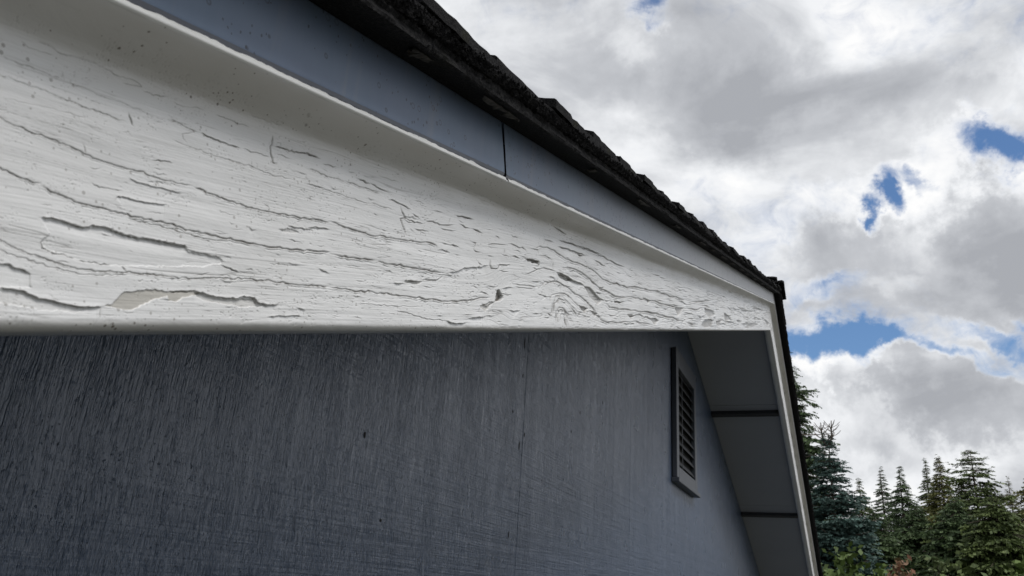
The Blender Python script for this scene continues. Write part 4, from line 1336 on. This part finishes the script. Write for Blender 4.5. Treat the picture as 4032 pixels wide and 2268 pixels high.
        out_f.append(np.arange(n * 4).reshape(n, 4) + base_i)
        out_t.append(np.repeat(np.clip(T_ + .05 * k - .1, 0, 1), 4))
        base_i += n * 4
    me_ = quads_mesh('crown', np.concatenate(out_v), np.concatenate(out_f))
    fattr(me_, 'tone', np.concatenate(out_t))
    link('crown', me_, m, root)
    return root
def place(px_, dist_h, ground=-.2):
    """point on the lawn at a distance in the direction of a sight line"""
    d = MW.T @ np.array([px_ - 2016., -(2250 - 1134.), -3182.557])
    k = dist_h / math.hypot(d[0], d[1])
    return (d[0] * k, d[1] * k, ground)
def height_for(px_, py_, dist_h, ground=-.2):
    d = MW.T @ np.array([px_ - 2016., -(py_ - 1134.), -3182.557])
    return d[2] * dist_h / math.hypot(d[0], d[1]) + HC - ground
blue = leaf_mat('blue_spruce_needles', (.014, .032, .028), (.075, .130, .112))
fir = leaf_mat('fir_needles', (.016, .030, .010), (.120, .160, .045))
fir2 = leaf_mat('dark_fir_needles', (.013, .028, .012), (.085, .130, .048))
olive = leaf_mat('olive_cedar_needles', (.030, .036, .012), (.185, .185, .050))
GRP = 'conifers beyond the garage'
def C(px_, py_, dist_h, R, seed, m, label, pxb=None, **kw):
    conifer('fir_tree' if m is not blue else 'spruce_tree', label, place(pxb or px_ + (2250 - py_) * .06, dist_h), height_for(px_, py_, dist_h), R, seed, m, GRP if m is not blue else None, **kw)
C(3262, 1690, 24, 2.3, 1, blue, 'young blue spruce with twin bare leaders rising beside the roof edge', nwh=52, per=10, droop=.12, upt=.22, leaders=2, bare_top=.03, twig=.62, pw=.9, dens=1.1)
C(3060, 1330, 26, 2.3, 2, fir2, 'tall dark fir mostly hidden behind the right roof slope', nwh=63, per=9, droop=.5, upt=.3, twig=.6, pw=.6)
C(3392, 1885, 38, 2.6, 3, fir, 'small brownish fir just right of the blue spruce', nwh=42, per=9, droop=.3, twig=.7, dens=.8, size=1.3, low=.27, pw=1.08)
C(3482, 1838, 44, 2.7, 4, fir2, 'fir with a pointed top, left one of the middle pair', nwh=45, per=8, droop=.35, twig=.7, dens=.75, size=1.3, low=.27, pw=1.08)
C(3560, 1832, 42, 3.3, 5, fir2, 'broad dark fir, right one of the middle pair', nwh=45, per=9, droop=.4, twig=.75, dens=.8, size=1.3, low=.27, pw=1.08)
C(3666, 1806, 46, 2.6, 6, fir, 'narrow grey green fir right of the wide sky gap', nwh=52, per=9, droop=.3, twig=.65, dens=.8, size=1.3, low=.27, pw=1.08)
C(3720, 1796, 40, 3.6, 7, olive, 'olive green fir with a leaning lumpy top', nwh=45, per=10, droop=.4, twig=.75, dens=.8, size=1.3, low=.27, pw=1.08)
C(3850, 1762, 34, 4.0, 8, fir, 'tallest open fir at right with long spreading upper branches', nwh=42, per=8, droop=.25, upt=.3, twig=.7, dens=.7, size=1.2, low=.27, pw=.85)
C(4000, 1878, 44, 2.2, 9, olive, 'thin brown topped fir near the right edge', nwh=38, per=8, droop=.3, twig=.7, dens=.8, size=1.3, low=.27, pw=1.08)
C(4110, 1800, 36, 4.2, 10, olive, 'broad yellowish cedar at the far right edge', nwh=45, per=10, droop=.5, twig=.8, dens=.8, size=1.3, low=.27, pw=1.08)
C(3620, 1990, 36, 3.6, 11, fir2, 'low dense fir filling the gap below the middle pair', nwh=38, per=11, droop=.4, twig=.95, dens=.9, size=1.3, low=.27, pw=.8)
C(3450, 2010, 34, 3.2, 12, fir2, 'low dark fir standing behind the spruce foot', nwh=38, per=11, droop=.4, twig=.95, dens=.9, size=1.3, low=.27, pw=.8)
C(3780, 1960, 32, 3.6, 13, fir2, 'dense dark fir left of the tallest open fir', nwh=38, per=11, droop=.4, twig=.95, dens=.9, size=1.3, low=.27, pw=.8)
C(3930, 1950, 31, 3.4, 14, fir, 'dense fir right of the tallest open fir', nwh=38, per=11, droop=.4, twig=.95, dens=.9, size=1.3, low=.27, pw=.8)

def shrub(name, label, base, H, R, seed, m, n=9000, ls=.07, group=None, cat='shrub'):
    r = np.random.RandomState(seed)
    root = bpy.data.objects.new(name, None)
    col.objects.link(root)
    root.location = base
    root['label'] = label
    root['category'] = cat
    if group:
        root['group'] = group
    V_, F_ = [], []
    tips = []
    for i in range(26):
        an = r.rand() * 6.28
        sp = r.rand() ** .5
        tip = np.array([R * sp * math.cos(an), R * sp * math.sin(an), H * (1 - .45 * sp ** 2) * (.75 + .3 * r.rand())])
        mid_ = tip * np.array([.45, .45, .5])
        b_ = len(V_)
        tv, tf_ = tube([(0, 0, -.1), tuple(mid_), tuple(tip)], [.035, .02, .008], 4)
        V_ += tv
        F_ += [tuple(b_ + q for q in f_) for f_ in tf_]
        tips.append((mid_, tip))
    link('stem', mesh('stem', V_, F_), bark, root)
    k = r.randint(0, len(tips), n)
    t_ = r.rand(n) ** .6
    M_ = np.array([a for a, b in tips])[k]
    T__ = np.array([b for a, b in tips])[k]
    C_ = M_ + (T__ - M_) * t_[:, None] + r.randn(n, 3) * R * .16 * (1.1 - .6 * t_)[:, None]
    C_[:, 2] = np.maximum(C_[:, 2], .1)
    d1 = r.randn(n, 3); d1 /= np.linalg.norm(d1, axis=1)[:, None]
    d2 = np.cross(d1, r.randn(n, 3)); d2 /= np.linalg.norm(d2, axis=1)[:, None]
    s = ls * (.6 + .8 * r.rand(n))[:, None]
    V4 = np.stack([C_ - d1 * s, C_ + d2 * s * .5, C_ + d1 * s, C_ - d2 * s * .5], 1)
    me_ = quads_mesh('foliage', V4.reshape(-1, 3), np.arange(n * 4).reshape(n, 4))
    fattr(me_, 'tone', np.repeat(np.clip(.2 + .6 * t_ * r.rand(n) + .2 * (C_[:, 2] / H), 0, 1), 4))
    link('foliage', me_, m, root)
    return root
lime = leaf_mat('bright_leaf', (.035, .062, .014), (.115, .165, .040))
yel = leaf_mat('yellow_green_leaf', (.05, .065, .015), (.18, .195, .05))
redtip = leaf_mat('red_tip_leaf', (.045, .075, .02), (.24, .095, .065))
shrub('maple_tree', 'bright green young broadleaf tree at the foot of the blue spruce', place(3300, 17), height_for(3300, 2175, 17), 1.5, 21, lime, 14000, .075, cat='tree')
shrub('birch_tree', 'yellow green leafy tree seen between the roof edge and the spruce', place(3225, 30), height_for(3225, 1960, 30), 1.5, 22, yel, 12000, .10, cat='tree')
shrub('photinia_shrub', 'red tipped shrub at the bottom edge left of centre of the tree line', place(3545, 13), height_for(3545, 2225, 13), .75, 23, redtip, 6000, .05)
shrub('photinia_shrub', 'small red tipped shrub at the bottom edge under the open fir', place(3765, 12), height_for(3765, 2250, 12), .45, 24, redtip, 3000, .045)
shrub('laurel_shrub', 'lime green shrub at the bottom right below the cedars', place(3980, 18), height_for(3980, 2170, 18), 1.5, 25, lime, 12000, .08)
shrub('hazel_shrub', 'dull green shrub between the two red tipped shrubs', place(3650, 15), height_for(3660, 2235, 15), .9, 26, leaf_mat('dull_leaf', (.03, .05, .018), (.11, .14, .05)), 7000, .06)

# unseen firs on the open side, added to block low light
src = conifer('fir_tree', 'tallest dark fir, unseen, added behind the viewer, standing farthest from the ridge', (-9, -10.5, -.1), 9.0, 2.2, 41, fir2, 'unseen added firs on the open side', nwh=26, per=8, droop=.4, twig=1.1, dens=.45, size=1.6)
rt = random.Random(8)
for (x_, y_, lb_) in ((-5.8, -9.8, 'dark fir, unseen, added behind the viewer, middle one of the row of three'), (-2.4, -10.4, 'dark fir, unseen, added behind the viewer, the one nearest the garage ridge')):
    o = src.copy()
    col.objects.link(o)
    o.location = (x_, y_, -.1)
    o['label'] = lb_
    o.rotation_euler = (0, 0, rt.uniform(0, 6))
    k_ = rt.uniform(.85, 1.05)
    o.scale = (k_, k_, k_)
    for ch in src.children:
        c = ch.copy()
        col.objects.link(c)
        c.parent = o
